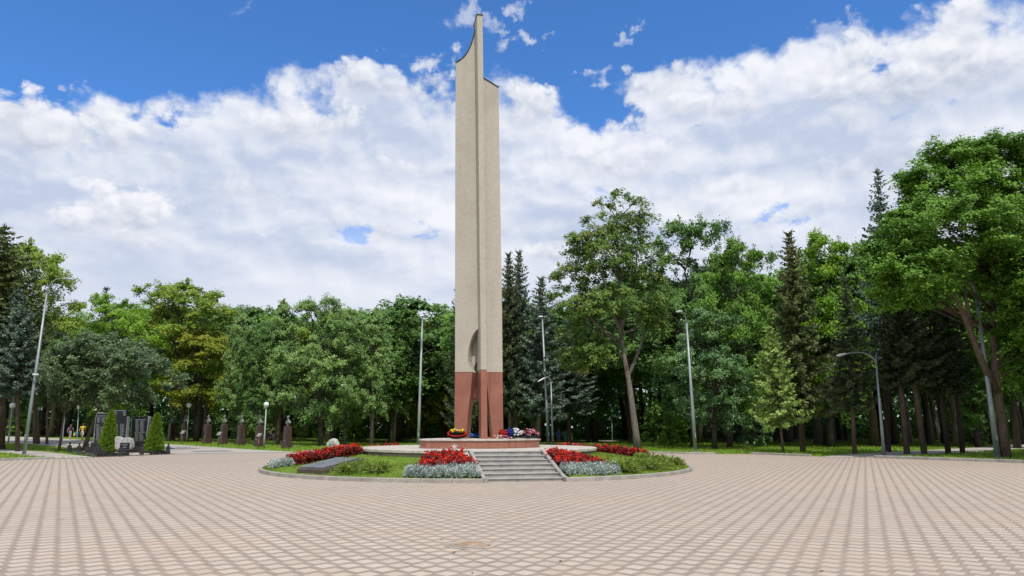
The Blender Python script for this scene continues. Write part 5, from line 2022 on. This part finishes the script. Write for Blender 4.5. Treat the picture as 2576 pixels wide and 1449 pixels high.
# ------------------------------------------------------------------ trees
def broadleaf(seed, H, W, cb, ncl, nl, leaf, shape='round', path=None, blobs=None, limbs=.5, r0=None, flat=.60, clump=.092, droop=0.0):
    """trunk and crown meshes of one leafy tree standing at the origin.
    path: own trunk line; blobs: own crown bodies [(centre, (rx, ry, rz))]"""
    rng = np.random.default_rng(seed)
    r2 = random.Random(seed)
    cl, cr = [], []
    zb, zt = H * cb, H
    ph = rng.uniform(0, 6.28, 6)
    tries = 0
    while len(cl) < ncl and tries < ncl * 40:
        tries += 1
        if blobs:
            c, rad = blobs[int(rng.integers(len(blobs)))]
            d = rng.normal(size=3)
            d /= np.linalg.norm(d)
            p = np.array(c) + d * np.array(rad) * rng.uniform(.35, 1) ** .6
            rc = clump * W * rng.uniform(.7, 1.35)
        else:
            t = rng.uniform(0.02, .98)
            if shape == 'round':
                pr = math.sqrt(max(0, 1 - (2 * (t ** .86) - 1) ** 2)) ** .85
            elif shape == 'oval':
                pr = math.sqrt(max(0, 1 - (2 * (t ** .8) - 1) ** 2)) ** 1.1
            elif shape == 'cone':
                pr = (1 - t) ** .7 * min(1, .45 + t * 3.2)
            else:                                   # 'high': wide on top
                pr = math.sqrt(max(0, 1 - (2 * (t ** 1.25) - 1) ** 2))
            a = rng.uniform(0, 2 * math.pi)
            lump = 1 + .16 * math.sin(2 * a + ph[0] + 3 * t) + .12 * math.sin(3 * a + ph[1] - 7 * t) + .09 * math.sin(11 * t + ph[2] + a)
            rr_ = W / 2 * pr * lump * (rng.uniform(.10, 1) ** .5)
            p = np.array([rr_ * math.cos(a), rr_ * math.sin(a), zb + t * (zt - zb) * .97])
            rc = clump * W * rng.uniform(.65, 1.4) * (1.0 if t < .85 else .75)
        if cl and min(np.linalg.norm(p - q) for q in cl) < rc * .55:
            continue
        cl.append(p)
        cr.append(rc)
    V_, T_ = [], []
    for p, rc in zip(cl, cr):
        n = int(nl * rng.uniform(.6, 1.3))
        # every clump is a handful of leafy branchlets reaching out and up
        m = int(rng.integers(5, 9))
        hd_ = np.array([p[0], p[1], 0.0])
        if blobs:
            hd_ = hd_ - np.array([np.mean([q[0][0] for q in blobs]), np.mean([q[0][1] for q in blobs]), 0])
        hd_ = hd_ / (np.linalg.norm(hd_) + 1e-6) * .55 + np.array([0, 0, .22])
        bd = rng.normal(size=(m, 3)) * np.array([.75, .75, .42]) + hd_
        bd /= np.linalg.norm(bd, axis=1, keepdims=True)
        bl = rc * rng.uniform(.8, 1.7, m)
        bi = rng.integers(0, m, n)
        sg = rng.uniform(0, 1, n) ** .75
        d = bd[bi]
        pos = p + d * (bl[bi] * sg)[:, None] + rng.normal(size=(n, 3)) * (rc * (.34 - .18 * sg))[:, None] * np.array([1, 1, flat])
        pos[:, 2] -= (.30 + droop) * rc * sg ** 2
        nr = d * .4 + np.array([.08, -.42, .80]) + rng.normal(size=(n, 3)) * .42
        ln = leaf * rng.uniform(.6, 1.4, n)
        V_.append(leaf_quads(pos, nr, ln, ln * rng.uniform(.5, .8, n), rng))
        T_.append(np.clip(rng.uniform(.0, .55) + rng.uniform(0, .5, n), 0, 1))
    crown = quads_mesh('crown', np.concatenate(V_), np.concatenate(T_))
    # wood
    mb = MB()
    r0 = r0 or H * .019
    if path is None:
        wob = W * .03
        path = [Vector((r2.uniform(-wob, wob) * i * .5, r2.uniform(-wob, wob) * i * .5, H * .88 * i / 6)) for i in range(7)]
    n = len(path)
    rad = [r0 * (1.28 if i == 0 else 1) * (1 - .90 * (i / (n - 1)) ** 1.1) for i in range(n)]
    mb.tube(path, rad, 9)
    for p, rc in zip(cl, cr):
        if r2.random() > limbs:
            continue
        p = Vector(p)
        # leave the trunk lower than the clump
        want = max(zb * .75, p.z - (0.30 + .35 * r2.random()) * math.hypot(p.x, p.y) - .4)
        i = min(range(n), key=lambda q_: abs(path[q_].z - want))
        j = min(n - 1, max(0, i + (1 if path[i].z < want else -1)))
        a = path[i]
        if path[j].z != a.z:
            a = a.lerp(path[j], min(1, max(0, (want - a.z) / (path[j].z - a.z))))
        c = a.lerp(p, .55) + Vector((r2.uniform(-.1, .1) * W * .2, r2.uniform(-.1, .1) * W * .2, -.05 * W * r2.random()))
        rb = r0 * r2.uniform(.16, .34)
        mb.tube([a * (1 - t) ** 2 + c * 2 * t * (1 - t) + p * t * t for t in (0, .28, .55, .8, 1)], [rb, rb * .8, rb * .6, rb * .4, rb * .2], 5)
    me = bpy.data.meshes.new('trunk')
    me.from_pydata(mb.v, [], mb.f)
    me.polygons.foreach_set('use_smooth', [True] * len(mb.f))
    return me, crown


def spruce(seed, H, Rm, bare, dens=1.0, tipup=.2, full=1.0, cones=0, gap=1.0):
    """spruce of drooping whorled boughs with hanging sprays"""
    rng = np.random.default_rng(seed)
    mb = MB()
    mb.tube([(0, 0, 0), (.03, .02, H * .3), (-.02, .03, H * .65), (0, 0, H * .985)], [H * .0115, H * .0095, H * .006, .012], 9)
    V_, T_ = [], []
    z = bare * H
    CV = []
    while z < H * .985:
        t = (z - bare * H) / (H * (1 - bare))
        L0 = Rm * (1 - t) ** .82 * full
        if t < .12:
            L0 *= .72 + 2.3 * t
        nb = int(7 * dens) + int(rng.integers(0, 3)) - (2 if t > .8 else 0)
        off = rng.uniform(0, 6.28)
        for b in range(nb):
            a = off + 2 * math.pi * b / nb + rng.uniform(-.3, .3)
            L = max(.18, L0 * rng.uniform(.55, 1.18))
            dirh = np.array([math.cos(a), math.sin(a), 0])
            sag = (.42 - .55 * t) * L
            up = tipup * L
            zz = z + rng.uniform(-.12, .12)
            m = max(3, int(L / .17))
            s = np.linspace(.08, 1, m)
            ctr = dirh[None, :] * (L * s)[:, None]
            ctr[:, 2] = zz - sag * np.sin(s * 1.9) * .9 + up * s ** 3
            if L > .6:
                mb.tube([ctr[0], ctr[m // 2], ctr[-1]], [.035 * L / 3 + .012, .02 * L / 3 + .008, .004], 4, sm=False)
            side = np.array([-math.sin(a), math.cos(a), 0])
            tb = rng.uniform(0, .55)
            for k2 in range(4):
                sg = 1 if k2 % 2 == 0 else -1
                w_ = (.52 - .34 * s) * min(1.0, L / 1.8) * rng.uniform(.75, 1.2, m)
                hang = .25 if k2 < 2 else .95
                dv = dirh[None, :] * .62 + side[None, :] * (sg * (1.0 if k2 < 2 else .35)) + np.array([0, 0, -hang])[None, :] + rng.normal(size=(m, 3)) * .22
                pos = ctr + rng.normal(size=(m, 3)) * .03
                V_.append(blades(pos, dv, w_ + .12, .13 + .13 * rng.uniform(0, 1, m) * min(1, L / 1.5), rng))
                T_.append(np.clip(tb + rng.uniform(0, .35, m) + .12 * s, 0, 1))
            # tip spray
            V_.append(blades(ctr[-1:], (dirh * .8 + np.array([0, 0, .1]))[None, :], np.array([.30]), np.array([.12]), rng))
            T_.append(np.array([min(1, tb + .4)]))
            if cones and t > 1 - cones:
                nc = 4
                pos = ctr[rng.integers(m // 2, m, nc)] + rng.normal(size=(nc, 3)) * .05
                CV.append(blades(pos, np.array([0, 0, -1.0]) + rng.normal(size=(nc, 3)) * .15, rng.uniform(.14, .22, nc), rng.uniform(.07, .11, nc), rng))
        z += (.62 - .28 * t) * rng.uniform(.8, 1.2) * H / 18 * gap
    V_.append(blades(np.array([[0, 0, H * .955]] * 5), rng.normal(size=(5, 3)) * .25 + np.array([0, 0, 1.0]), np.full(5, H * .045), np.full(5, .10), rng))
    T_.append(np.full(5, .4))
    me = bpy.data.meshes.new('trunk')
    me.from_pydata(mb.v, [], mb.f)
    me.polygons.foreach_set('use_smooth', mb.sm)
    cones_m = quads_mesh('cones', np.concatenate(CV), rng.uniform(0, 1, sum(len(c) for c in CV))) if CV else None
    return me, quads_mesh('crown', np.concatenate(V_), np.concatenate(T_)), cones_m


PROTO = {                                           # name: (meshes, height, width)
    'round': (broadleaf(21, 16, 11, .16, 105, 430, .225, 'round', limbs=.55), 16, 11),
    'round2': (broadleaf(22, 16, 11, .20, 95, 430, .225, 'high', limbs=.55), 16, 11),
    'high': (broadleaf(23, 16, 11, .30, 105, 430, .225, 'round', limbs=.7), 16, 11),
    'oval': (broadleaf(24, 15, 8, .14, 120, 330, .20, 'oval', limbs=.5, clump=.095), 15, 8),
    'oval2': (broadleaf(25, 15, 8, .20, 130, 330, .20, 'cone', limbs=.5, clump=.085), 15, 8),
    'low': (broadleaf(26, 9, 9, .46, 110, 360, .19, 'round', limbs=.6, clump=.08), 9, 9),
    'wood': (broadleaf(27, 16, 8, .36, 80, 210, .34, 'oval', limbs=.4, clump=.12), 16, 8),
    'wood2': (broadleaf(28, 17, 8.5, .42, 80, 210, .34, 'round', limbs=.4, clump=.12), 17, 8.5),
    'wood3': (broadleaf(29, 15, 7.5, .32, 80, 210, .33, 'oval', limbs=.4, clump=.12), 15, 7.5),
    'spruce': (spruce(31, 18, 3.3, .16), 18, 6.4),
    'spruce2': (spruce(32, 18, 2.9, .28, .95), 18, 5.8),
    'sprucec': (spruce(33, 18, 2.9, .20, 1.15, cones=.45), 18, 5.6),
    'sprucetall': (spruce(34, 18, 2.3, .36, .9), 18, 4.6),
    'sprucewide': (spruce(36, 18, 3.3, .38, 1.15), 18, 6.4),
    'sprucesmall': (spruce(35, 9.5, 2.6, .29, .8, tipup=.10, full=1.0, gap=1.35), 9.5, 5.0),
}


def plant(name, proto, mats, base, top, wpx, label, cat, group=None, rz=None, depth=1.0):
    """stand a tree at a ground point so that it reaches a height; proto meshes are shared"""
    b0 = base if isinstance(base, Vector) else G(*base)
    meshes, H, W = PROTO[proto]
    tp = P(top[0], top[1], b0.y)
    h = tp.z - b0.z
    w = wpx * px_m(b0.y, b0.z + h * .5)
    root = empty(name, b0 - Vector((0, 0, .05)), label, cat, group)
    root.rotation_euler = Euler((0, math.atan2(tp.x - b0.x, h), 0))
    root.scale = (w / W, w / W * depth, h / H)
    a = rnd.uniform(-.8, .8) if rz is None else rz
    for i, (nm, me) in enumerate(zip(('trunk', 'crown', 'cones'), meshes)):
        if me is None:
            continue
        if not me.materials:
            me.materials.append(mats[i])
        o = bpy.data.objects.new(nm, me)
        col.objects.link(o)
        o.parent = root
        if nm == 'cones':
            o['kind'] = 'stuff'
        o.rotation_euler = (0, 0, a)
        o.material_slots[0].link = 'OBJECT'
        o.material_slots[0].material = mats[i]
    return root


def mm(leaf, bk='bark_dark', third='cones'):
    return (M[bk], M[leaf], M[third])


TG = 'edge trees round the plaza'
T = [
    # left
    ('spruce_tree', 'sprucewide', mm('needle_olive', 'bark_brown'), (2, 1131), (10, 553), 290, 'tall olive spruce cut by the left edge of the picture', 'spruce'),
    ('spruce_tree', 'sprucewide', mm('needle_blue', 'bark_brown'), (45, 1126), (46, 715), 165, 'lower bluish spruce behind the left tall street lamp', 'spruce'),
    ('chestnut_tree', 'high', mm('leaf_olive', 'bark_brown'), (92, 1117), (66, 597), 225, 'tall yellowing chestnut behind the left street lamp', 'chestnut tree'),
    ('maple_tree', 'round2', mm('leaf_fresh', 'bark_brown'), (285, 1112), (283, 738), 225, 'bright fresh green maple left of the yellow chestnut', 'maple'),
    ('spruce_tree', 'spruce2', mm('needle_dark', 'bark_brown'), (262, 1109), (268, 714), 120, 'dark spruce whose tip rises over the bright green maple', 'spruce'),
    ('chestnut_tree', 'high', mm('leaf_olive', 'bark_dark'), (458, 1111), (466, 704), 262, 'big yellowing chestnut with a thick dark trunk over the busts', 'chestnut tree'),
    ('chestnut_tree', 'high', mm('leaf_rust', 'bark_dark'), (492, 1112), (524, 822), 215, 'rusty yellow chestnut bough mass below the big yellowing crown', 'chestnut tree'),
    ('park_tree', 'low', mm('leaf_grey', 'bark_brown'), (148, 1135.6), (196, 860), 150, 'slim forked tree with grey green leaves left of the steles', 'tree'),
    ('park_tree', 'low', mm('leaf_grey', 'bark_brown'), (209, 1135.6), (312, 838), 265, 'leaning tree with a wide grey green crown over the black steles', 'tree'),
    ('park_tree', 'low', mm('leaf_dark', 'bark_brown'), (118, 1118), (132, 852), 150, 'dark green tree filling the gap behind the slim forked tree', 'tree'),
    # row left of the obelisk
    ('lime_tree', 'oval2', mm('leaf_birch', 'bark_grey'), (600, 1116), (607, 766), 105, 'narrow pointed lime right of the rusty chestnut', 'lime tree'),
    ('lime_tree', 'oval', mm('leaf_dark', 'bark_grey'), (648, 1118), (652, 800), 115, 'darker lime between two pointed limes above the near globe lamp', 'lime tree'),
    ('lime_tree', 'oval2', mm('leaf_birch', 'bark_brown'), (699, 1119), (714, 742), 125, 'pointed lime above the nearest globe lamp', 'lime tree'),
    ('lime_tree', 'round', mm('leaf_birch', 'bark_dark'), (808, 1122), (797, 738), 200, 'broad lime with the highest crown of the row left of the obelisk', 'lime tree'),
    ('lime_tree', 'oval', mm('leaf_birch', 'bark_grey'), (867, 1120), (872, 765), 125, 'lime with a thin upright trunk next to the broad lime', 'lime tree'),
    ('lime_tree', 'oval2', mm('leaf_birch', 'bark_grey'), (934, 1122), (945, 765), 120, 'forked lime left of the end-on street lamp', 'lime tree'),
    ('lime_tree', 'oval2', mm('leaf_birch', 'bark_dark'), (985, 1117), (990, 768), 115, 'pointed lime closest to the end-on street lamp', 'lime tree'),
    ('chestnut_tree', 'oval', mm('leaf_rust', 'bark_dark'), (1062, 1113), (1062, 798), 130, 'rusty yellow chestnut behind the end-on street lamp', 'chestnut tree'),
    ('chestnut_tree', 'oval', mm('leaf_rust', 'bark_dark'), (992, 1113), (990, 985), 80, 'small yellow chestnut sapling under the limes', 'chestnut tree'),
    ('park_tree', 'round', mm('leaf_dark', 'bark_dark'), (1112, 1109), (1112, 792), 130, 'dark leafy tree just left of the obelisk', 'tree'),
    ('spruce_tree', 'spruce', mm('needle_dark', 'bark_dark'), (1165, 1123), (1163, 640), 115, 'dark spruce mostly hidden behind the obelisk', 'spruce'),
    # right of the obelisk
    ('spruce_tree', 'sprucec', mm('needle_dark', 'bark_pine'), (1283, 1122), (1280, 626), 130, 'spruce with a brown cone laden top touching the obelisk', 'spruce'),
    ('spruce_tree', 'sprucec', mm('needle_blue', 'bark_pine'), (1299, 1121), (1306, 621), 140, 'twin spruce with a bent cone laden top right of the obelisk', 'spruce'),
    ('spruce_tree', 'sprucec', mm('needle_blue', 'bark_grey'), (1354, 1122.5), (1362, 688), 165, 'shorter bluish spruce with a bare mottled trunk', 'spruce'),
    ('spruce_tree', 'spruce2', mm('needle_blue', 'bark_dark'), (1432, 1120), (1425, 800), 170, 'low bluish spruce above the walkers', 'spruce'),
    ('maple_tree', 'round', mm('leaf_dark', 'bark_dark'), (1480, 1113), (1455, 770), 190, 'dark maple left of the tall locust', 'maple'),
    ('maple_tree', 'round', mm('leaf_dark', 'bark_dark'), (1745, 1125), (1742, 536), 270, 'tall dense maple right of the tall locust', 'maple'),
    ('maple_tree', 'round', mm('leaf_blue', 'bark_dark'), (1798, 1131), (1785, 770), 210, 'low hanging bluish green maple behind the lamp', 'maple'),
    ('maple_tree', 'round', mm('leaf_maple', 'bark_dark'), (1835, 1128), (1872, 590), 225, 'rounded maple left of the olive spruce', 'maple'),
    ('spruce_tree', 'sprucec', mm('needle_olive', 'bark_pine'), (2020, 1138), (1984, 571), 190, 'broad olive spruce with a brownish top', 'spruce'),
    ('maple_tree', 'round', mm('leaf_fresh', 'bark_dark'), (2090, 1126), (2078, 574), 230, 'sunlit yellow green maple behind the olive spruce', 'maple'),
    ('spruce_tree', 'sprucesmall', mm('needle_bright', 'bark_pine'), (1971, 1141.5), (1936, 818), 158, 'small bright yellow green spruce at the plaza edge', 'spruce'),
    ('spruce_tree', 'sprucetall', mm('needle_blue', 'bark_dark'), (2235, 1138), (2208, 418), 150, 'tallest thin spruce rising beside the big right maple', 'spruce'),
    ('spruce_tree', 'spruce2', mm('needle_dark', 'bark_pine'), (2150, 1143.5), (2125, 690), 160, 'dark spruce with a bare trunk left of the two armed lamp', 'spruce'),  # here and next four: shade of the big maple put into the needle colour
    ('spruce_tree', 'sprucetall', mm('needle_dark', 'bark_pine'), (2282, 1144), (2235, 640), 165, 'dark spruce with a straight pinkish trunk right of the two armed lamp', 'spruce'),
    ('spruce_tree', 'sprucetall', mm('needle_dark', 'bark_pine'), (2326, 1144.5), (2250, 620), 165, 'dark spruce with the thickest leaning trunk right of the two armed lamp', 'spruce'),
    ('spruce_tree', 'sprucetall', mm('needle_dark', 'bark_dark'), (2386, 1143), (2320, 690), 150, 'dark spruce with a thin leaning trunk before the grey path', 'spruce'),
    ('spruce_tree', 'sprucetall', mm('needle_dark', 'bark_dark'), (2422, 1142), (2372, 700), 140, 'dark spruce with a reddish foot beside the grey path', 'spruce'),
    ('maple_tree', 'round', mm('leaf_dark', 'bark_dark'), (2690, 1152), (2660, 330), 330, 'dark maple reaching in from beyond the right edge', 'maple'),
    ('maple_tree', 'round2', mm('leaf_fresh', 'bark_dark'), (2560, 1128), (2540, 470), 260, 'bright backlit maple behind the trunk at the right edge', 'maple'),
    ('maple_tree', 'oval', mm('leaf_dark', 'bark_dark'), (2460, 1126), (2440, 760), 170, 'dark low maple in the shade left of the right edge trunk', 'maple'),
]
for nm, pr, ms, base, top, w, lab, cat in T:
    plant(nm, pr, ms, base, top, w, lab, cat, TG)
# neighbours beside the picture that throw the shade on both plaza edges
for (x, y, h, w, lab) in ((32.0, 33.5, 16, 12, 'broad maple beyond the right edge shading the kerb'), (39, 40, 18, 12, 'second broad maple further out beyond the right edge'), (-37, 37.5, 15, 11, 'broad maple beyond the left edge shading the grass island')):
    b0 = Vector((x, y, 0))
    me, H, W = PROTO['round2']
    r_ = empty('maple_tree', b0, lab, 'maple', TG)
    r_.scale = (w / W, w / W, h / H)
    for nm, m_, mt in zip(('trunk', 'crown'), me, mm('leaf_maple')):
        o = bpy.data.objects.new(nm, m_)
        col.objects.link(o)
        o.parent = r_
        o.material_slots[0].link = 'OBJECT'
        o.material_slots[0].material = mt


def own_tree(name, label, cat, base, pxpath, pxblobs, leafm, barkm, seed, ncl, nl, leaf, W, r0, limbs=.6, clump=.08, flat=.7, branches=(), droop=0.0, dvar=.9):
    """a tree with its own trunk line and crown bodies"""
    b0 = G(*base)
    root = empty(name, b0, label, cat, TG)
    rv = random.Random(seed)
    path = [Vector((0, 0, -.1))] + [P(x, y, b0.y + rv.uniform(-.25, .25)) - b0 for x, y in pxpath]
    blobs = []
    for (x, y, rx, ry, dy) in pxblobs:
        c = P(x, y, b0.y + dy) - b0
        k_ = px_m(b0.y + dy, c.z)
        blobs.append((tuple(c), (rx * k_, max(rx, ry) * k_ * dvar, ry * k_)))
    H = max(c[2] + r[2] for c, r in blobs)
    zb = min(c[2] - r[2] for c, r in blobs)
    tm, cm_ = broadleaf(seed, H, W, max(.05, zb / H), ncl, nl, leaf, path=path, blobs=blobs, limbs=limbs, r0=r0, clump=clump, flat=flat, droop=droop)
    obj('trunk', tm, M[barkm], root)
    for br in branches:
        mb = MB()
        pts = [P(x, y, b0.y + dy) - b0 for x, y, dy in br[1]]
        mb.tube(pts, [br[0] * (1 - .75 * i / (len(pts) - 1)) for i in range(len(pts))], 8)
        mb.build('limb', M[barkm], root)
    obj('crown', cm_, M[leafm], root)
    return root


own_tree('locust_tree', 'tallest airy locust with a thick leaning bare trunk right of the obelisk', 'locust tree', (1605, 1131.5),
         [(1600, 1090), (1592, 1030), (1583, 965), (1571, 900), (1562, 840), (1560, 760), (1556, 680), (1553, 600), (1550, 520)],
         [(1560, 535, 80, 55, 0), (1605, 560, 52, 50, .5), (1512, 570, 48, 45, -.4), (1480, 620, 60, 38, -.6), (1455, 690, 62, 40, .3), (1440, 750, 55, 42, 0), (1560, 650, 95, 70, 1.0), (1525, 640, 70, 55, -1.0), (1610, 650, 55, 60, 0),
          (1495, 760, 75, 45, -.8), (1545, 760, 65, 50, -1.2), (1630, 730, 52, 50, 0), (1470, 830, 62, 42, .4), (1510, 880, 50, 36, -.5), (1640, 800, 40, 40, .6), (1450, 900, 48, 36, .8), (1580, 590, 70, 50, -1.0)],
         'leaf_locust', 'bark_grey', 41, 330, 210, .18, 10.5, .28, .10, .056, .55,
         branches=[(.20, [(1565, 850, 0), (1548, 800, -.4), (1530, 740, -.8), (1505, 660, -.8)]), (.16, [(1580, 950, 0), (1600, 900, .6), (1625, 830, 1.0), (1640, 760, 1.0)]), (.15, [(1562, 830, 0), (1580, 760, .4), (1600, 670, .6), (1605, 590, .5)])], droop=.4)
own_tree('maple_tree', 'huge sunlit maple with a forked trunk filling the right edge', 'maple', (2527, 1152.5),
         [(2522, 1080), (2512, 1000), (2504, 940), (2500, 880), (2497, 800), (2492, 720), (2480, 640), (2470, 560)],
         [(2440, 480, 110, 65, 0), (2355, 500, 80, 60, -.5), (2520, 450, 110, 85, .5), (2305, 565, 60, 50, -.8), (2400, 590, 150, 75, -1.5), (2290, 640, 70, 50, -1.0), (2540, 580, 90, 90, -1.0), (2330, 690, 110, 55, -1.8), (2560, 720, 80, 80, -1.0),
          (2440, 640, 120, 60, .8), (2300, 450, 25, 14, -.3), (2225, 640, 25, 40, -.4), (2280, 730, 60, 40, -.6), (2560, 830, 60, 60, -.6), (2590, 920, 50, 55, .3), (2400, 400, 60, 35, 0), (2500, 385, 90, 30, .4)], 'leaf_maple', 'bark_brown', 43, 340, 700, .165, 12.0, .27, .12, .060, .66,
         [(.22, [(2508, 985, 0), (2470, 910, -.5), (2440, 830, -1.0), (2410, 760, -1.4), (2368, 704, -1.8), (2310, 640, -1.6)]), (.15, [(2440, 830, -1.0), (2432, 760, -1.0), (2420, 680, -.6)]), (.16, [(2504, 940, 0), (2525, 860, .4), (2545, 770, .6), (2560, 680, .8)])])

# young trees by the busts
SG = 'young trees behind the busts'
PROTO['sap'] = (broadleaf(51, 3.0, 2.0, .28, 26, 75, .15, 'oval', limbs=.9, r0=.03, clump=.13), 3.0, 2.0)
PROTO['bush'] = (broadleaf(52, 2.4, 2.6, .05, 40, 90, .17, 'round', limbs=.5, r0=.03, clump=.12), 2.4, 2.6)
for (x, y, tx, ty, w, lf, lab) in ((2100, 822, 2075, 600, 34, 'sapling', 'thin yellow green sapling closest to the pale boulder'), (1875, 812, 1850, 525, 38, 'sapling', 'bushy sapling right of the nearest bust'), (1625, 792, 1630, 645, 16, 'sapling_yellow', 'small yellow sapling between the bench and the nearest bust'),
                                   (1190, 795, 1180, 505, 44, 'sapling', 'yellowish sapling between the third and fourth bust from the right'), (1010, 785, 985, 430, 52, 'leaf_birch', 'taller green sapling behind the fourth bust from the right'),
                                   (800, 770, 800, 565, 30, 'sapling', 'low green sapling left of the fourth bust'), (1255, 770, 1245, 540, 40, 'sapling', 'green sapling behind the capped bust'), (1420, 770, 1440, 520, 36, 'leaf_birch', 'dark green sapling behind the bench lamp')):
    plant('sapling', 'sap', mm(lf, 'bark_grey'), c2(x, y), c2(tx, ty), w, lab, 'young tree', SG)

# the wood behind: standing trees, thinner with distance
WG = 'trees standing in the wood behind the plaza'
edge_pts = [(-75, 84), (-60, 82), (-48, 84), (-37, 86), (-25, 78), (-15, 71), (-4, 70), (4, 68), (12, 72), (20, 67), (28, 60), (36, 53), (50, 48), (80, 46)]


def edge_y(x):
    for (xa, ya), (xb, yb) in zip(edge_pts[:-1], edge_pts[1:]):
        if xa <= x <= xb:
            return ya + (yb - ya) * (x - xa) / (xb - xa)
    return 90


wood_label = {'leaf_dark': 'dark green leafy tree standing among many in the shaded wood', 'leaf_maple': 'mid green maple standing among many in the wood', 'leaf_birch': 'pale green lime standing among many in the wood',
              'needle_dark': 'dark spruce standing among many in the wood', 'leaf_olive': 'yellowing tree standing among many in the wood'}
count = 0
r3 = random.Random(99)
y = 46.0
row = 0
while y < 112:
    x = -82 + (row % 2) * 3.2
    step = 6.6 if y < 78 else 7.0 if y < 92 else 6.6
    while x < 84:
        px_, py_ = x + r3.uniform(-1.9, 1.9), y + r3.uniform(-1.9, 1.9)
        x += step
        if abs(px_) > py_ * .80 + 2 or py_ < edge_y(px_) + 1.0:
            continue
        if -2.5 < px_ - 5.5 - (py_ - 75) * .12 < 2.5 and py_ < 84:       # path into the wood where the walkers are
            continue
        left = px_ < 2
        kind = r3.choice(['wood', 'wood2', 'wood3', 'wood3', 'sprucetall'] if left else ['wood', 'wood2', 'wood2', 'sprucetall', 'sprucetall', 'wood3'])
        if kind == 'sprucetall':
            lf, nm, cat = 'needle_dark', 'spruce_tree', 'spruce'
        else:
            lf, nm, cat = r3.choice(['leaf_dark', 'leaf_maple', 'leaf_dark', 'leaf_birch' if left else 'leaf_maple', 'leaf_olive' if r3.random() < .25 else 'leaf_dark']), 'wood_tree', 'tree'
        base_h = 15.0 if left else (15.0 if px_ < 11 else 18.5)
        h = base_h * r3.uniform(.86, 1.08) + (py_ - 70) * .10
        b0 = Vector((px_, py_, height(px_, py_)))
        meshes, H, W = PROTO[kind]
        r_ = empty(nm, b0 - Vector((0, 0, .05)), wood_label[lf], cat, WG)
        s_ = h / H
        wv = r3.uniform(.9, 1.2)
        r_.scale = (s_ * wv, s_ * wv, s_)
        r_.rotation_euler = (r3.uniform(-.05, .05), r3.uniform(-.06, .06), r3.uniform(-.8, .8))
        bk = r3.choice(['bark_dark', 'bark_brown', 'bark_grey', 'bark_dark'])
        for n2, m_, mt in zip(('trunk', 'crown'), meshes, (M[bk], M[lf])):
            if not m_.materials:
                m_.materials.append(mt)
            o = bpy.data.objects.new(n2, m_)
            col.objects.link(o)
            o.parent = r_
            o.material_slots[0].link = 'OBJECT'
            o.material_slots[0].material = mt
        count += 1
    y += step * .92
    row += 1
print('wood trees', count)

# bushes of the undergrowth at the wood edge
for i, (x, y, ty, w, lf, lab) in enumerate(((620, 1108, 1040, 60, 'leaf_maple', 'green bush behind the second and third bust'), (1085, 1112, 1040, 70, 'leaf_dark', 'dark bush left of the obelisk foot'), (1120, 1110, 1055, 50, 'leaf_birch', 'pale bush beside the left granite leg'),
                                            (1660, 1121, 1010, 90, 'leaf_maple', 'green bush right of the thick leaning trunk'), (1700, 1118, 1035, 70, 'leaf_fresh', 'fresh green bush in a sun patch in the wood'), (1900, 1124, 1030, 80, 'leaf_blue', 'bluish bush left of the small bright spruce'),
                                            (60, 1098, 1040, 90, 'leaf_maple', 'green bush behind the walk at the left edge'), (250, 1100, 1040, 90, 'leaf_dark', 'dark bush behind the tallest stele'), (420, 1106, 1045, 60, 'leaf_dark', 'dark bush in the shade right of the right thuja'),
                                            (2440, 1122, 1040, 80, 'leaf_dark', 'dark bush behind the grey path at the right'), (900, 1112, 1040, 60, 'leaf_olive', 'olive bush under the limes'))):
    plant('bush', 'bush', mm(lf), (x, y), (x, ty), w, lab, 'bush', 'undergrowth bushes')

# the far wood: where trunks and crowns close into one dark mass
rngf = np.random.default_rng(77)
n = 80000
fx = rngf.uniform(-115, 115, n)
fy = rngf.uniform(112, 134, n)
zt_ = 9.5 + 2.0 * np.sin(fx * .21) + 1.5 * np.sin(fx * .083 + 1)
fz = rngf.uniform(0, 1, n) ** 1.5 * zt_ + np.array([height(a, b) for a, b in zip(fx, fy)])
fq = leaf_quads(np.stack([fx, fy, fz], axis=1), rngf.normal(size=(n, 3)) + np.array([0, -.4, .5]), rngf.uniform(.6, 1.2, n), rngf.uniform(.4, .8, n), rngf)
me = quads_mesh('far_wood', fq, rngf.uniform(0, 1, n))
tag(obj('far_wood', me, M['leaf_dark']), 'far dark mass of the wood closing the view between the trunks', 'wood', kind='stuff')
